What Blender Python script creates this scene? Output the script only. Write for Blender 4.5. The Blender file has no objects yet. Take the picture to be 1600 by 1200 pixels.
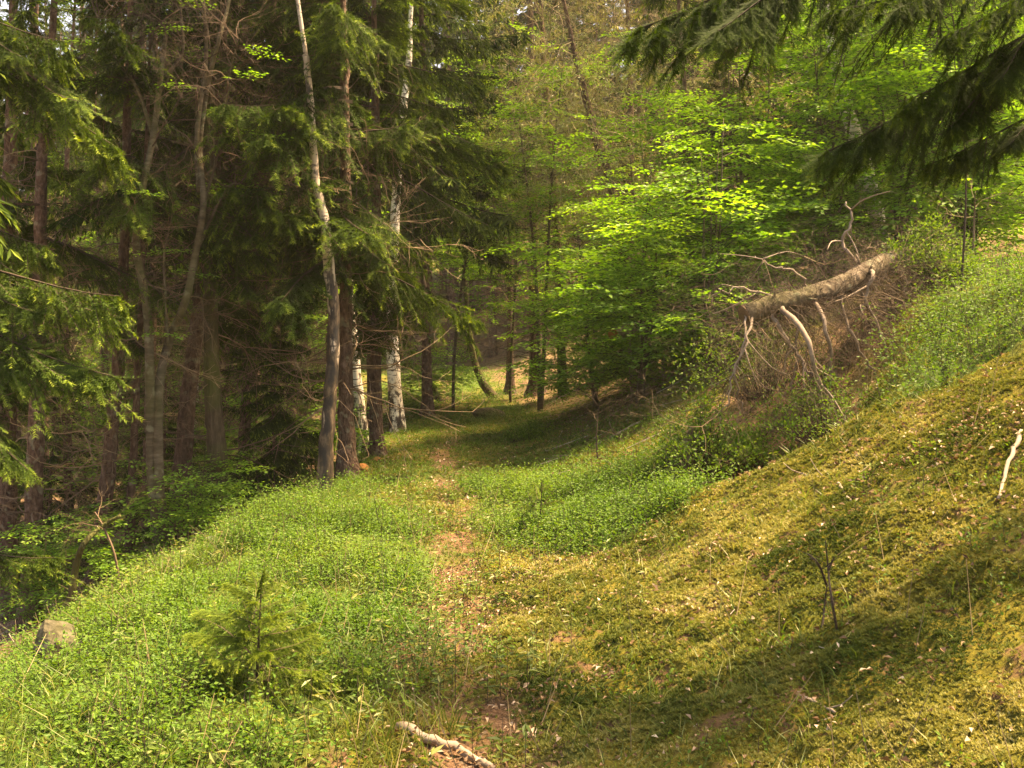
import bpy, math
import numpy as np

# ------------------------------------------------------------------ camera, world, sun, exposure
C = bpy.context.scene
FPX, CX, HY, EYE = 1570.0, 800.0, 520.0, 1.6      # focal length in photo pixels, centre column, horizon row, eye height
W = bpy.data.worlds.new("World"); C.world = W; W.use_nodes = True
cam_d = bpy.data.cameras.new("camera"); cam = bpy.data.objects.new("camera", cam_d)
C.collection.objects.link(cam); C.camera = cam
cam.location = (0, 0, EYE); cam.rotation_euler = (math.radians(90), 0, 0)
cam_d.sensor_width = 36; cam_d.lens = 36 * FPX / 1600.0
cam_d.shift_y = -(600 - HY) / 1600.0
cam_d.clip_end = 600; cam_d.clip_start = 0.05
SUN_EL, SUN_AZ = math.radians(63), math.radians(72)   # azimuth clockwise from +Y (north): from the right, slightly ahead
wn = W.node_tree.nodes; bg = wn['Background']
sky = wn.new('ShaderNodeTexSky'); sky.sky_type = 'NISHITA'; sky.sun_disc = False
sky.sun_elevation = SUN_EL; sky.sun_rotation = SUN_AZ; sky.dust_density = 3.0; sky.ozone_density = 0.6; sky.air_density = 1.0
W.node_tree.links.new(sky.outputs[0], bg.inputs[0]); bg.inputs[1].default_value = 0.105
sd = bpy.data.lights.new("sun", 'SUN'); sun = bpy.data.objects.new("sun", sd); C.collection.objects.link(sun)
sd.energy = 5.0; sd.angle = math.radians(7); sd.color = (1.0, 0.86, 0.62)
sun.rotation_euler = (math.pi/2 - SUN_EL, 0, math.pi - SUN_AZ)
C.view_settings.view_transform = 'Standard'; C.view_settings.look = 'None'
C.view_settings.exposure = 2.32; C.view_settings.gamma = 1.0
C.view_settings.use_white_balance = True
C.view_settings.white_balance_temperature = 9200
C.view_settings.white_balance_tint = 20
cy = C.cycles
cy.max_bounces = 7; cy.diffuse_bounces = 4; cy.glossy_bounces = 2; cy.transmission_bounces = 5; cy.transparent_max_bounces = 4
cy.use_denoising = True
cy.sample_clamp_indirect = 6.0
cy.pixel_filter_type = 'BLACKMAN_HARRIS'
C.render.use_persistent_data = False

R = np.random.default_rng
def nrm(v): return v / np.maximum(np.linalg.norm(v, axis=-1, keepdims=True), 1e-9)

# ------------------------------------------------------------------ noise
def hash2(i, j, s=0):
    n = (i.astype(np.int64) * 374761393 + j.astype(np.int64) * 668265263 + s * 1274126177) & 0x7fffffff
    n = ((n ^ (n >> 13)) * 1274126177) & 0x7fffffff
    return ((n ^ (n >> 16)) & 0xffff) / 65535.0
def vnoise(x, y, s=0):
    x = np.asarray(x, float); y = np.asarray(y, float)
    i = np.floor(x); j = np.floor(y); fx = x - i; fy = y - j
    fx = fx*fx*(3-2*fx); fy = fy*fy*(3-2*fy)
    a = hash2(i, j, s); b = hash2(i+1, j, s); c = hash2(i, j+1, s); d = hash2(i+1, j+1, s)
    return (a*(1-fx)+b*fx)*(1-fy) + (c*(1-fx)+d*fx)*fy
def fbm(x, y, s=0, o=4):
    r = 0; a = .5; t = 0
    for k in range(o):
        r = r + a*vnoise(x*2**k + 17.3*k, y*2**k - 9.1*k, s+k); t += a; a *= .5
    return r/t
def sstep(a, b, x):
    t = np.clip((x-a)/(b-a), 0, 1); return t*t*(3-2*t)
def softp(x, w): return w*np.logaddexp(0, x/w)

# ------------------------------------------------------------------ terrain
def path_x(y): return 0.1 - 0.07*np.asarray(y, float) + 0.07*np.sin(np.asarray(y, float)*0.9)
def edge_x(y): return np.minimum(-2.0, path_x(y) - 0.85) - .13*np.maximum(np.asarray(y, float)-20, 0)
def poly_mask(x, y, P, soft=0.2):
    # signed distance style mask: 1 inside the polygon fading over 'soft'
    P = np.array(P, float); n = len(P); inside = np.zeros(np.shape(x), bool); d = np.full(np.shape(x), 1e9)
    for k in range(n):
        x0, y0 = P[k]; x1, y1 = P[(k+1) % n]
        c = ((y0 > y) != (y1 > y)) & (x < (x1-x0)*(y-y0)/(y1-y0+1e-12)+x0)
        inside ^= c
        ex, ey = x1-x0, y1-y0; t = np.clip(((x-x0)*ex+(y-y0)*ey)/(ex*ex+ey*ey), 0, 1)
        d = np.minimum(d, np.hypot(x-x0-t*ex, y-y0-t*ey))
    sd_ = np.where(inside, d, -d)
    return sstep(-soft, soft, sd_)
PA = [(-.95, 8.6), (-.5, 7.2), (-.26, 6.0), (-.22, 4.9), (-.42, 4.25), (-.6, 3.7), (-.95, 3.3), (-2.6, 3.3), (-3.0, 5), (-2.9, 8), (-2.3, 9.6), (-1.6, 10.2)]
PB = [(-.22, 8.0), (.12, 7.1), (.55, 6.3), (1.2, 6.7), (1.25, 8.2), (.5, 9.6), (-.5, 10.6)]
PC = [(2.45, 6.55), (2.9, 6.0), (4.2, 6.4), (8, 9.2), (7, 10.4), (4.4, 9.9), (3.3, 8.3)]
PD = [(1.35, 7.2), (2.1, 6.75), (3.2, 8.2), (3.9, 9.8), (2.6, 10.2), (1.5, 9)]
def hgt(x, y):
    x = np.asarray(x, float); y = np.asarray(y, float)
    px = path_x(y)
    dl = softp(edge_x(y) - x, .25)
    zl = -0.46*np.minimum(dl, 5) - 0.13*np.maximum(dl-5, 0)
    xr = px + 0.75 + .10*np.clip(y-9, 0, 9)
    dr = softp(x - xr, .35)
    s = 0.57 - 0.17*sstep(10, 22, y)
    cap = 3.25+5.75*sstep(13, 22, y); zr = s*np.minimum(dr, cap) + 0.17*np.maximum(dr-cap, 0)
    z = zl + zr
    z = z + 0.22*np.maximum(y-46, 0)
    z = z + (fbm(x*.8+5, y*.8, 3, 3)-.5)*.22*sstep(.2, 2.5, np.abs(x-px)) + (fbm(x*2.6, y*2.6, 8, 3)-.5)*.09
    z = z - .62*np.exp(-(((x-1.95)/.5)**2+((y-7.35)/.55)**2)) - .25*np.exp(-(((x-2.7)/.7)**2+((y-8.2)/.6)**2))
    z = z + .42*np.exp(-(((x-4.0)/.45)**2+((y-9.7)/.6)**2))
    z = z + .10*poly_mask(x, y, PA, .6)
    return z
def H(x, y): return float(hgt(np.array([x]), np.array([y]))[0])
def at(px, py, d):      # a point of the place seen in that direction, d metres down the view
    return np.array([(px-CX)/FPX*d, d, EYE + (HY-py)/FPX*d])
_ys = np.linspace(1.5, 70, 4000)
def ground_px(px, py):
    xs = (px-CX)/FPX*_ys; zs = EYE + (HY-py)/FPX*_ys
    b = np.nonzero(zs < hgt(xs, _ys))[0]
    k = b[0] if len(b) else len(_ys)-1
    return np.array([xs[k], _ys[k], H(xs[k], _ys[k])])

# ------------------------------------------------------------------ mesh collecting
class Geo:
    def __init__(s): s.V = []; s.F = []; s.M = []; s.A = []; s.n = 0
    def add(s, V, F, mat=0, rnd=None):
        V = np.asarray(V, float).reshape(-1, 3); F = np.asarray(F, np.int64).reshape(-1, 3)
        if len(V) == 0 or len(F) == 0: return
        s.V.append(V); s.F.append(F+s.n)
        s.M.append(np.full(len(F), mat) if np.isscalar(mat) else mat)
        s.A.append(np.full(len(V), .5) if rnd is None else np.broadcast_to(rnd, (len(V),)))
        s.n += len(V)
    def arrays(s):
        if not s.V: return np.zeros((0, 3)), np.zeros((0, 3), int), np.zeros(0, int), np.zeros(0)
        return np.concatenate(s.V), np.concatenate(s.F), np.concatenate(s.M), np.concatenate(s.A)
    def mesh(s, name, mats, smooth=False, extra=None):
        V, F, M, A = s.arrays()
        me = bpy.data.meshes.new(name)
        me.vertices.add(len(V)); me.vertices.foreach_set('co', V.astype(np.float32).ravel())
        me.loops.add(len(F)*3); me.loops.foreach_set('vertex_index', F.astype(np.int32).ravel())
        me.polygons.add(len(F)); me.polygons.foreach_set('loop_start', np.arange(0, len(F)*3, 3, dtype=np.int32))
        me.polygons.foreach_set('material_index', M.astype(np.int32))
        me.polygons.foreach_set('use_smooth', np.full(len(F), smooth))
        a = me.attributes.new('rnd', 'FLOAT', 'POINT'); a.data.foreach_set('value', A.astype(np.float32))
        for k, v in (extra or {}).items():
            a = me.attributes.new(k, 'FLOAT', 'POINT'); a.data.foreach_set('value', np.asarray(v, np.float32))
        for m in mats: me.materials.append(m)
        me.update(); me.validate()
        return me
def link(name, me, parent=None, loc=(0, 0, 0), rz=0, sc=1):
    o = bpy.data.objects.new(name, me); C.collection.objects.link(o)
    o.location = loc; o.rotation_euler = (0, 0, rz)
    o.scale = (sc, sc, sc) if np.isscalar(sc) else sc
    if parent: o.parent = parent
    return o
def tag(o, label, cat, group=None, kind=None):
    if label: o['label'] = label
    if cat: o['category'] = cat
    if group: o['group'] = group
    if kind: o['kind'] = kind
    return o
def thing(name, label, cat, loc=(0, 0, 0), rz=0, group=None, sc=1):
    return tag(link(name, None, None, tuple(loc), rz, sc), label, cat, group)

def tube(g, pts, rad, sides=10, mat=0, rough=0.0, rng=None, cap=True, lumps=0, rnd=None):
    pts = np.asarray(pts, float); rad = np.asarray(rad, float); n = len(pts)
    T = nrm(np.gradient(pts, axis=0))
    u = np.array([1., 0, 0]) if abs(T[0][0]) < .9 else np.array([0, 1., 0])
    U = []
    for t in T:
        u = u - t*np.dot(u, t); u = u/np.linalg.norm(u); U.append(u)
    U = np.array(U); Bn = np.cross(T, U)
    a = np.linspace(0, 2*np.pi, sides, endpoint=False)
    r = rad[:, None]*np.ones(sides)
    if rough and rng is not None: r = r*(1+rough*(rng.random((n, sides))-.5)*2)
    V = pts[:, None, :] + r[:, :, None]*(np.cos(a)[None, :, None]*U[:, None, :] + np.sin(a)[None, :, None]*Bn[:, None, :])
    V = V.reshape(-1, 3)
    i = np.arange(n-1)[:, None]*sides; j = np.arange(sides)[None, :]; j2 = (j+1) % sides
    A = (i+j).ravel(); B = (i+j2).ravel(); Cc = (i+sides+j2).ravel(); D = (i+sides+j).ravel()
    F = np.concatenate([np.stack([A, B, Cc], 1), np.stack([A, Cc, D], 1)])
    if cap:
        V = np.concatenate([V, pts[:1], pts[-1:]]); c0 = n*sides; jj = np.arange(sides); k = (jj+1) % sides
        F = np.concatenate([F, np.stack([k, jj, np.full(sides, c0)], 1), np.stack([(n-1)*sides+jj, (n-1)*sides+k, np.full(sides, c0+1)], 1)])
    g.add(V, F, mat, rnd)
def spline(P, n):
    P = np.asarray(P, float); m = len(P)
    if m < 3: return np.array([P[0]+(P[-1]-P[0])*t for t in np.linspace(0, 1, n)])
    t = np.linspace(0, m-1-1e-9, n); i = t.astype(int); f = (t-i)[:, None]
    p0 = P[np.maximum(i-1, 0)]; p1 = P[i]; p2 = P[i+1]; p3 = P[np.minimum(i+2, m-1)]
    return .5*((2*p1)+(-p0+p2)*f+(2*p0-5*p1+4*p2-p3)*f*f+(-p0+3*p1-3*p2+p3)*f**3)
def prisms(g, S, mat=0, rnd=None):
    # S: (n,8) p0, p1, r0, r1 -> three-sided twigs
    S = np.asarray(S, float)
    if len(S) == 0: return
    p0 = S[:, :3]; p1 = S[:, 3:6]; d = nrm(p1-p0)
    u = np.cross(d, np.array([0.13, .21, 1.])); u = nrm(u); v = np.cross(d, u)
    V = []
    for p, r in ((p0, S[:, 6]), (p1, S[:, 7])):
        for k in range(3):
            a = 2*np.pi*k/3; V.append(p + r[:, None]*(math.cos(a)*u+math.sin(a)*v))
    V = np.stack(V, 1).reshape(-1, 3); b = np.arange(len(S))[:, None]*6
    F = np.concatenate([b+np.array([[k, (k+1) % 3, 3+(k+1) % 3]]) for k in range(3)] + [b+np.array([[k, 3+(k+1) % 3, 3+k]]) for k in range(3)])
    g.add(V, F, mat, rnd)
def leaves(g, P, D, N, L, Wd, mat=0, rnd=None, fold=.25):
    # rhombic folded leaves: base, left, tip, right
    n = len(P)
    if n == 0: return
    D = nrm(D); S = nrm(np.cross(N, D)); N = np.cross(D, S)
    L = np.broadcast_to(L, (n,))[:, None]; Wd = np.broadcast_to(Wd, (n,))[:, None]
    V = np.stack([P, P+D*L*.45+S*Wd*.5+N*Wd*fold, P+D*L-N*L*.08, P+D*L*.45-S*Wd*.5+N*Wd*fold], 1).reshape(-1, 3)
    b = np.arange(n)[:, None]*4
    F = np.concatenate([b+np.array([[0, 2, 1]]), b+np.array([[0, 3, 2]])])
    g.add(V, F, mat, None if rnd is None else np.repeat(rnd, 4))
def needles(g, P, D, L, Wd, mat=0, rnd=None):
    n = len(P); D = nrm(D); S = nrm(np.cross(D, np.array([.3, .2, 1.])))
    L = np.broadcast_to(L, (n,))[:, None]
    V = np.stack([P-S*Wd*.5, P+S*Wd*.5, P+D*L], 1).reshape(-1, 3)
    g.add(V, np.arange(n*3).reshape(-1, 3), mat, None if rnd is None else np.repeat(rnd, 3))
def xf(V, loc, az, tilt=0, sc=1, roll=0):
    # turn a piece that grows along +X: roll about X, tilt about Y (positive = up), azimuth about Z
    cr, sr = math.cos(roll), math.sin(roll); ct, st = math.cos(tilt), math.sin(tilt); ca, sa = math.cos(az), math.sin(az)
    M1 = np.array([[1, 0, 0], [0, cr, -sr], [0, sr, cr]]); M2 = np.array([[ct, 0, -st], [0, 1, 0], [st, 0, ct]]); M3 = np.array([[ca, -sa, 0], [sa, ca, 0], [0, 0, 1]])
    return (V*sc) @ (M3 @ M2 @ M1).T + np.asarray(loc)
def xfsegs(S, loc, az, tilt=0, sc=1, roll=0):
    o = S.copy(); o[:, :3] = xf(S[:, :3], loc, az, tilt, sc, roll); o[:, 3:6] = xf(S[:, 3:6], loc, az, tilt, sc, roll); o[:, 6:] *= sc
    return o
def inst(g, tmpl, loc, az, tilt=0, sc=1, roll=0, dr=0.0):
    V, F, M, A = tmpl
    g.add(xf(V, loc, az, tilt, sc, roll), F, M, np.clip(A+dr, 0, 1))

# ------------------------------------------------------------------ materials
def mat(name):
    m = bpy.data.materials.new(name); m.use_nodes = True; nt = m.node_tree
    for n in list(nt.nodes): nt.nodes.remove(n)
    out = nt.nodes.new('ShaderNodeOutputMaterial'); return m, nt, out
def N(nt, t, **k):
    n = nt.nodes.new('ShaderNode'+t)
    for a, b in k.items():
        if a.startswith('i_'): n.inputs[int(a[2:])].default_value = b
        else: setattr(n, a, b)
    return n
def ramp(nt, fac, stops, mode='LINEAR'):
    r = N(nt, 'ValToRGB'); e = r.color_ramp.elements; r.color_ramp.interpolation = mode
    while len(e) < len(stops): e.new(.5)
    for q, (p, c) in zip(e, stops): q.position = p; q.color = (*c, 1)
    nt.links.new(fac, r.inputs[0]); return r.outputs[0]
def mixc(nt, f, a, b, mode='MIX'):
    m = N(nt, 'Mix', data_type='RGBA', blend_type=mode)
    for s, v in ((0, f), (6, a), (7, b)):
        if isinstance(v, (int, float)): m.inputs[s].default_value = v
        elif isinstance(v, tuple): m.inputs[s].default_value = (*v, 1)
        else: nt.links.new(v, m.inputs[s])
    return m.outputs[2]
def leafmat(name, stops, trans=.4, tcol=(1.25, 1.2, .55), rough=.45, spec=.35, patch=2.0):
    m, nt, out = mat(name); L = nt.links
    at_ = N(nt, 'Attribute', attribute_name='rnd')
    tc = N(nt, 'NewGeometry'); nz = N(nt, 'TexNoise'); nz.inputs['Scale'].default_value = patch; nz.inputs['Detail'].default_value = 2
    L.new(tc.outputs['Position'], nz.inputs['Vector'])
    ad = N(nt, 'Math', operation='MULTIPLY_ADD'); L.new(nz.outputs[0], ad.inputs[0]); ad.inputs[1].default_value = .5; L.new(at_.outputs['Fac'], ad.inputs[2])
    sb = N(nt, 'Math', operation='SUBTRACT'); L.new(ad.outputs[0], sb.inputs[0]); sb.inputs[1].default_value = .25
    col = ramp(nt, sb.outputs[0], stops)
    p = N(nt, 'BsdfPrincipled'); L.new(col, p.inputs['Base Color']); p.inputs['Roughness'].default_value = rough; p.inputs['Specular IOR Level'].default_value = spec
    t = N(nt, 'BsdfTranslucent'); L.new(mixc(nt, 1.0, col, tcol, 'MULTIPLY'), t.inputs[0])
    mx = N(nt, 'MixShader'); mx.inputs[0].default_value = trans; L.new(p.outputs[0], mx.inputs[1]); L.new(t.outputs[0], mx.inputs[2]); L.new(mx.outputs[0], out.inputs[0])
    return m
def barkmat(name, c0, c1, c2, sx=14, sz=4, bump=.6, moss=0.0, lich=0.0):
    m, nt, out = mat(name); L = nt.links
    tc = N(nt, 'TexCoord'); mp = N(nt, 'Mapping'); mp.inputs['Scale'].default_value = (sx, sx, sz); L.new(tc.outputs['Object'], mp.inputs[0])
    n1 = N(nt, 'TexNoise'); n1.inputs['Scale'].default_value = 1.0; n1.inputs['Detail'].default_value = 6; n1.inputs['Roughness'].default_value = .65; L.new(mp.outputs[0], n1.inputs['Vector'])
    v = N(nt, 'TexVoronoi'); v.inputs['Scale'].default_value = 1.6; L.new(mp.outputs[0], v.inputs['Vector'])
    col = ramp(nt, n1.outputs[0], [(.3, c0), (.5, c1), (.72, c2)])
    n2 = N(nt, 'TexNoise'); n2.inputs['Scale'].default_value = 1.3; n2.inputs['Detail'].default_value = 3; L.new(tc.outputs['Object'], n2.inputs['Vector'])
    n3 = N(nt, 'TexNoise'); n3.inputs['Scale'].default_value = 9; n3.inputs['Detail'].default_value = 4; L.new(tc.outputs['Object'], n3.inputs['Vector'])
    if lich: col = mixc(nt, ramp(nt, n3.outputs[0], [(.58, (0, 0, 0)), (.66, (lich,)*3)]), col, (.30, .32, .22))
    if moss: col = mixc(nt, ramp(nt, n2.outputs[0], [(.42, (0, 0, 0)), (.6, (moss,)*3)]), col, (.07, .09, .015))
    p = N(nt, 'BsdfPrincipled'); L.new(col, p.inputs['Base Color']); p.inputs['Roughness'].default_value = .85; p.inputs['Specular IOR Level'].default_value = .2
    ad = N(nt, 'Math', operation='ADD'); L.new(n1.outputs[0], ad.inputs[0]); L.new(v.outputs['Distance'], ad.inputs[1])
    b = N(nt, 'Bump'); b.inputs['Strength'].default_value = bump; b.inputs['Distance'].default_value = .02; L.new(ad.outputs[0], b.inputs['Height']); L.new(b.outputs[0], p.inputs['Normal'])
    L.new(p.outputs[0], out.inputs[0]); return m
def birchmat(name, darkh=1.0, white=(.80, .76, .68), foot_=.14):
    m, nt, out = mat(name); L = nt.links
    tc = N(nt, 'TexCoord')
    def nz(sc, det=4, seed=0):
        mp = N(nt, 'Mapping'); mp.inputs['Scale'].default_value = sc; mp.inputs['Location'].default_value = (seed, seed, seed); L.new(tc.outputs['Object'], mp.inputs[0])
        n = N(nt, 'TexNoise'); n.inputs['Scale'].default_value = 1; n.inputs['Detail'].default_value = det; n.inputs['Roughness'].default_value = .6; L.new(mp.outputs[0], n.inputs['Vector']); return n.outputs[0]
    base = mixc(nt, ramp(nt, nz((3, 3, 2), 3, 4), [(.35, (0, 0, 0)), (.7, (1, 1, 1))]), white, tuple(c*f for c, f in zip(white, (.75, .66, .55))))
    dash = ramp(nt, nz((7, 7, 30), 5, 1), [(.56, (0, 0, 0)), (.62, (1, 1, 1))])
    patch = ramp(nt, nz((8, 8, 5), 6, 7), [(.55, (0, 0, 0)), (.61, (1, 1, 1))])
    sx = N(nt, 'SeparateXYZ'); L.new(tc.outputs['Object'], sx.inputs[0])
    low = N(nt, 'MapRange'); low.inputs[1].default_value = darkh*.3; low.inputs[2].default_value = darkh*1.6; low.inputs[3].default_value = foot_; low.inputs[4].default_value = 0.0; L.new(sx.outputs[2], low.inputs[0])
    ad = N(nt, 'Math', operation='ADD'); L.new(nz((9, 9, 2.5), 6, 3), ad.inputs[0]); L.new(low.outputs[0], ad.inputs[1])
    foot = ramp(nt, ad.outputs[0], [(.62, (0, 0, 0)), (.68, (1, 1, 1))])
    col = mixc(nt, dash, base, (.07, .055, .045)); col = mixc(nt, patch, col, (.05, .04, .03)); col = mixc(nt, foot, col, ramp(nt, nz((16, 16, 6), 7, 5), [(.42, (.010, .008, .006)), (.54, (.05, .033, .02)), (.66, (.15, .105, .065))]))
    p = N(nt, 'BsdfPrincipled'); L.new(col, p.inputs['Base Color']); p.inputs['Roughness'].default_value = .65
    b = N(nt, 'Bump'); b.inputs['Strength'].default_value = .6; b.inputs['Distance'].default_value = .012; hs = N(nt, 'Math', operation='MULTIPLY_ADD'); L.new(foot, hs.inputs[0]); hs.inputs[1].default_value = -.5; L.new(nz((16, 16, 6), 7, 5), hs.inputs[2]); L.new(hs.outputs[0], b.inputs['Height']); L.new(b.outputs[0], p.inputs['Normal'])
    L.new(p.outputs[0], out.inputs[0]); return m
def plain(name, stops, rough=.8, patch=6.0):
    m, nt, out = mat(name); L = nt.links
    a = N(nt, 'Attribute', attribute_name='rnd'); tc = N(nt, 'NewGeometry'); n = N(nt, 'TexNoise'); n.inputs['Scale'].default_value = patch; n.inputs['Detail'].default_value = 5; L.new(tc.outputs['Position'], n.inputs['Vector'])
    ad = N(nt, 'Math', operation='MULTIPLY_ADD'); L.new(n.outputs[0], ad.inputs[0]); ad.inputs[1].default_value = .6; L.new(a.outputs['Fac'], ad.inputs[2])
    sb = N(nt, 'Math', operation='SUBTRACT'); L.new(ad.outputs[0], sb.inputs[0]); sb.inputs[1].default_value = .3
    p = N(nt, 'BsdfPrincipled'); L.new(ramp(nt, sb.outputs[0], stops), p.inputs['Base Color']); p.inputs['Roughness'].default_value = rough; p.inputs['Specular IOR Level'].default_value = .25
    L.new(p.outputs[0], out.inputs[0]); return m

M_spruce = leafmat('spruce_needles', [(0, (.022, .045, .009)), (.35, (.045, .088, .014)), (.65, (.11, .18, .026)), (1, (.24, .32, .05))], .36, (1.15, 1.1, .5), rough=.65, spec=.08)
M_beech = leafmat('beech_leaf', [(0, (.06, .16, .02)), (.5, (.15, .32, .04)), (1, (.29, .45, .07))], .52, (1.15, 1.2, .5), rough=.5, spec=.3)
M_bilb = leafmat('bilberry_leaf', [(0, (.026, .08, .012)), (.5, (.072, .16, .02)), (1, (.17, .27, .038))], .42, rough=.55, spec=.22, patch=1.2)
M_moss = leafmat('moss_shoots', [(0, (.04, .07, .015)), (.4, (.12, .145, .033)), (.75, (.225, .225, .06)), (1, (.34, .32, .13))], .3, (1.1, 1.0, .5), rough=.7, spec=.1, patch=3.0)
M_grass = leafmat('grass_blade', [(0, (.05, .09, .015)), (.6, (.12, .19, .03)), (1, (.26, .26, .09))], .4)
M_dead = leafmat('dead_leaf', [(0, (.07, .04, .02)), (.4, (.21, .125, .062)), (.75, (.40, .30, .19)), (1, (.62, .55, .42))], .15, (1.1, .9, .6), rough=.5)
M_pine = leafmat('pale_needles', [(0, (.10, .13, .03)), (.6, (.22, .24, .06)), (1, (.38, .36, .13))], .3)
M_larch = leafmat('larch_needles', [(0, (.08, .12, .045)), (.6, (.19, .23, .10)), (1, (.32, .36, .17))], .35)
M_twig = plain('bare_twig', [(0, (.05, .035, .022)), (.5, (.13, .09, .055)), (1, (.25, .18, .11))])
M_gtwig = plain('golden_dead_twig', [(0, (.10, .075, .04)), (.5, (.21, .16, .085)), (1, (.38, .31, .18))])
M_dtwig = plain('dark_twig', [(0, (.025, .017, .012)), (.6, (.06, .042, .028)), (1, (.12, .08, .05))])
M_barks = barkmat('spruce_bark', (.035, .022, .015), (.10, .062, .042), (.20, .135, .10), 26, 12, .9, lich=.35)
M_barkm = barkmat('mossy_bark', (.03, .022, .013), (.075, .055, .032), (.15, .11, .07), 22, 5, 1.0, moss=.8)
M_barkg = barkmat('smooth_grey_bark', (.045, .035, .022), (.085, .068, .043), (.15, .125, .085), 6, 22, .3, moss=.35, lich=.3)
M_barkl = barkmat('log_wood', (.05, .036, .024), (.21, .165, .115), (.40, .335, .26), 10, 5, 1.0, moss=.45, lich=.6)
M_pale = plain('weathered_branch', [(0, (.08, .06, .042)), (.5, (.22, .175, .13)), (1, (.45, .39, .31))], patch=14)
M_birch = birchmat('birch_bark', 1.0)
M_birch2 = birchmat('dark_footed_birch_bark', 2.0, (.46, .40, .33), .36)
M_cut = plain('cut_wood', [(0, (.06, .04, .025)), (.5, (.14, .09, .05)), (1, (.25, .17, .1))], patch=20)
M_rot = plain('rotten_wood', [(0, (.10, .04, .015)), (.5, (.28, .12, .035)), (1, (.45, .24, .09))], patch=20)
M_rock = barkmat('mossy_stone', (.02, .02, .012), (.07, .06, .04), (.17, .15, .115), 12, 12, 1.0, moss=.9)

# ground material: masks are what grows or lies there
def groundmat():
    m, nt, out = mat('forest_ground'); L = nt.links
    g = N(nt, 'NewGeometry')
    def nz(s, d=5, r=.6):
        n = N(nt, 'TexNoise'); n.inputs['Scale'].default_value = s; n.inputs['Detail'].default_value = d; n.inputs['Roughness'].default_value = r; L.new(g.outputs['Position'], n.inputs['Vector']); return n.outputs[0]
    def att(a): n = N(nt, 'Attribute', attribute_name=a); return n.outputs['Fac']
    moss = ramp(nt, nz(38, 6, .7), [(.3, (.06, .06, .012)), (.5, (.13, .115, .018)), (.7, (.22, .19, .03))])
    moss = mixc(nt, ramp(nt, nz(2.2, 4), [(.45, (0, 0, 0)), (.65, (.8, .8, .8))]), moss, (.07, .10, .02))
    moss = mixc(nt, ramp(nt, nz(5.5, 5), [(.52, (0, 0, 0)), (.62, (.9, .9, .9))]), moss, (.17, .10, .055))
    soil = ramp(nt, nz(60, 8, .8), [(.3, (.035, .02, .012)), (.48, (.13, .075, .042)), (.62, (.25, .16, .10)), (.74, (.42, .33, .24))])
    lit = ramp(nt, nz(30, 7, .8), [(.3, (.05, .03, .018)), (.5, (.19, .115, .068)), (.7, (.40, .29, .19))])
    lit = mixc(nt, ramp(nt, nz(1.5, 4), [(.5, (0, 0, 0)), (.62, (.6, .6, .6))]), lit, (.05, .07, .015))
    grn = ramp(nt, nz(25, 6, .7), [(.3, (.03, .05, .012)), (.6, (.08, .13, .025)), (.8, (.15, .2, .04))])
    col = mixc(nt, att('litter'), moss, lit); col = mixc(nt, att('green'), col, grn); col = mixc(nt, att('path'), col, soil)
    p = N(nt, 'BsdfPrincipled'); L.new(col, p.inputs['Base Color']); p.inputs['Roughness'].default_value = .95; p.inputs['Specular IOR Level'].default_value = .1
    b = N(nt, 'Bump'); b.inputs['Strength'].default_value = .9; b.inputs['Distance'].default_value = .03; L.new(nz(40, 6, .75), b.inputs['Height']); L.new(b.outputs[0], p.inputs['Normal'])
    L.new(p.outputs[0], out.inputs[0]); return m
def m_path(x, y):
    w = .13 + .10*(1-sstep(4.2, 6, y)) + .10*vnoise(y*1.1, y*0, 4) - .05*sstep(8, 20, y)
    d = np.abs(x-path_x(y)-.05*np.sin(y*2.3))
    near = 1-sstep(w*.6, w*1.5, d+.10*(fbm(x*6, y*6, 5, 3)-.5))
    brk = (.35+.65*sstep(.4, .6, fbm(x*5+7, y*5, 22, 3)))*sstep(.24, .46, fbm(x*.7+3, y*.55, 21, 3) + .25*(1-sstep(8.0, 9.5, y)))
    return near*brk
def m_green(x, y):   # bilberry patches
    n = (fbm(x*1.6, y*1.6, 31, 3)-.5)*.5
    return np.clip(np.maximum.reduce([poly_mask(x+n, y, PA, .12), poly_mask(x+n, y, PB, .12), poly_mask(x+n, y+n, PC, .2)]), 0, 1)
def m_litter(x, y):
    l = sstep(-.3, .7, edge_x(y)-x+ (fbm(x*1.2, y*1.2, 12, 3)-.5)*1.2)
    r = sstep(10.5, 13, y)*sstep(.9, 2.0, x-path_x(y)+(fbm(x, y, 14, 3)-.5)*1.0)
    return np.maximum(np.maximum(l, r*.85), poly_mask(x, y, PD, .2)*.9)
def cushion(x, y):
    a = fbm(x*4.2+fbm(x*3, y*3, 5, 2), y*4.2, 41, 2); b = fbm(x*11, y*11, 43, 2)
    return .028*(1-np.abs(2*a-1)*2.2).clip(-.4, 1) + .018*(1-np.abs(2*b-1)*2)
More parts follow.
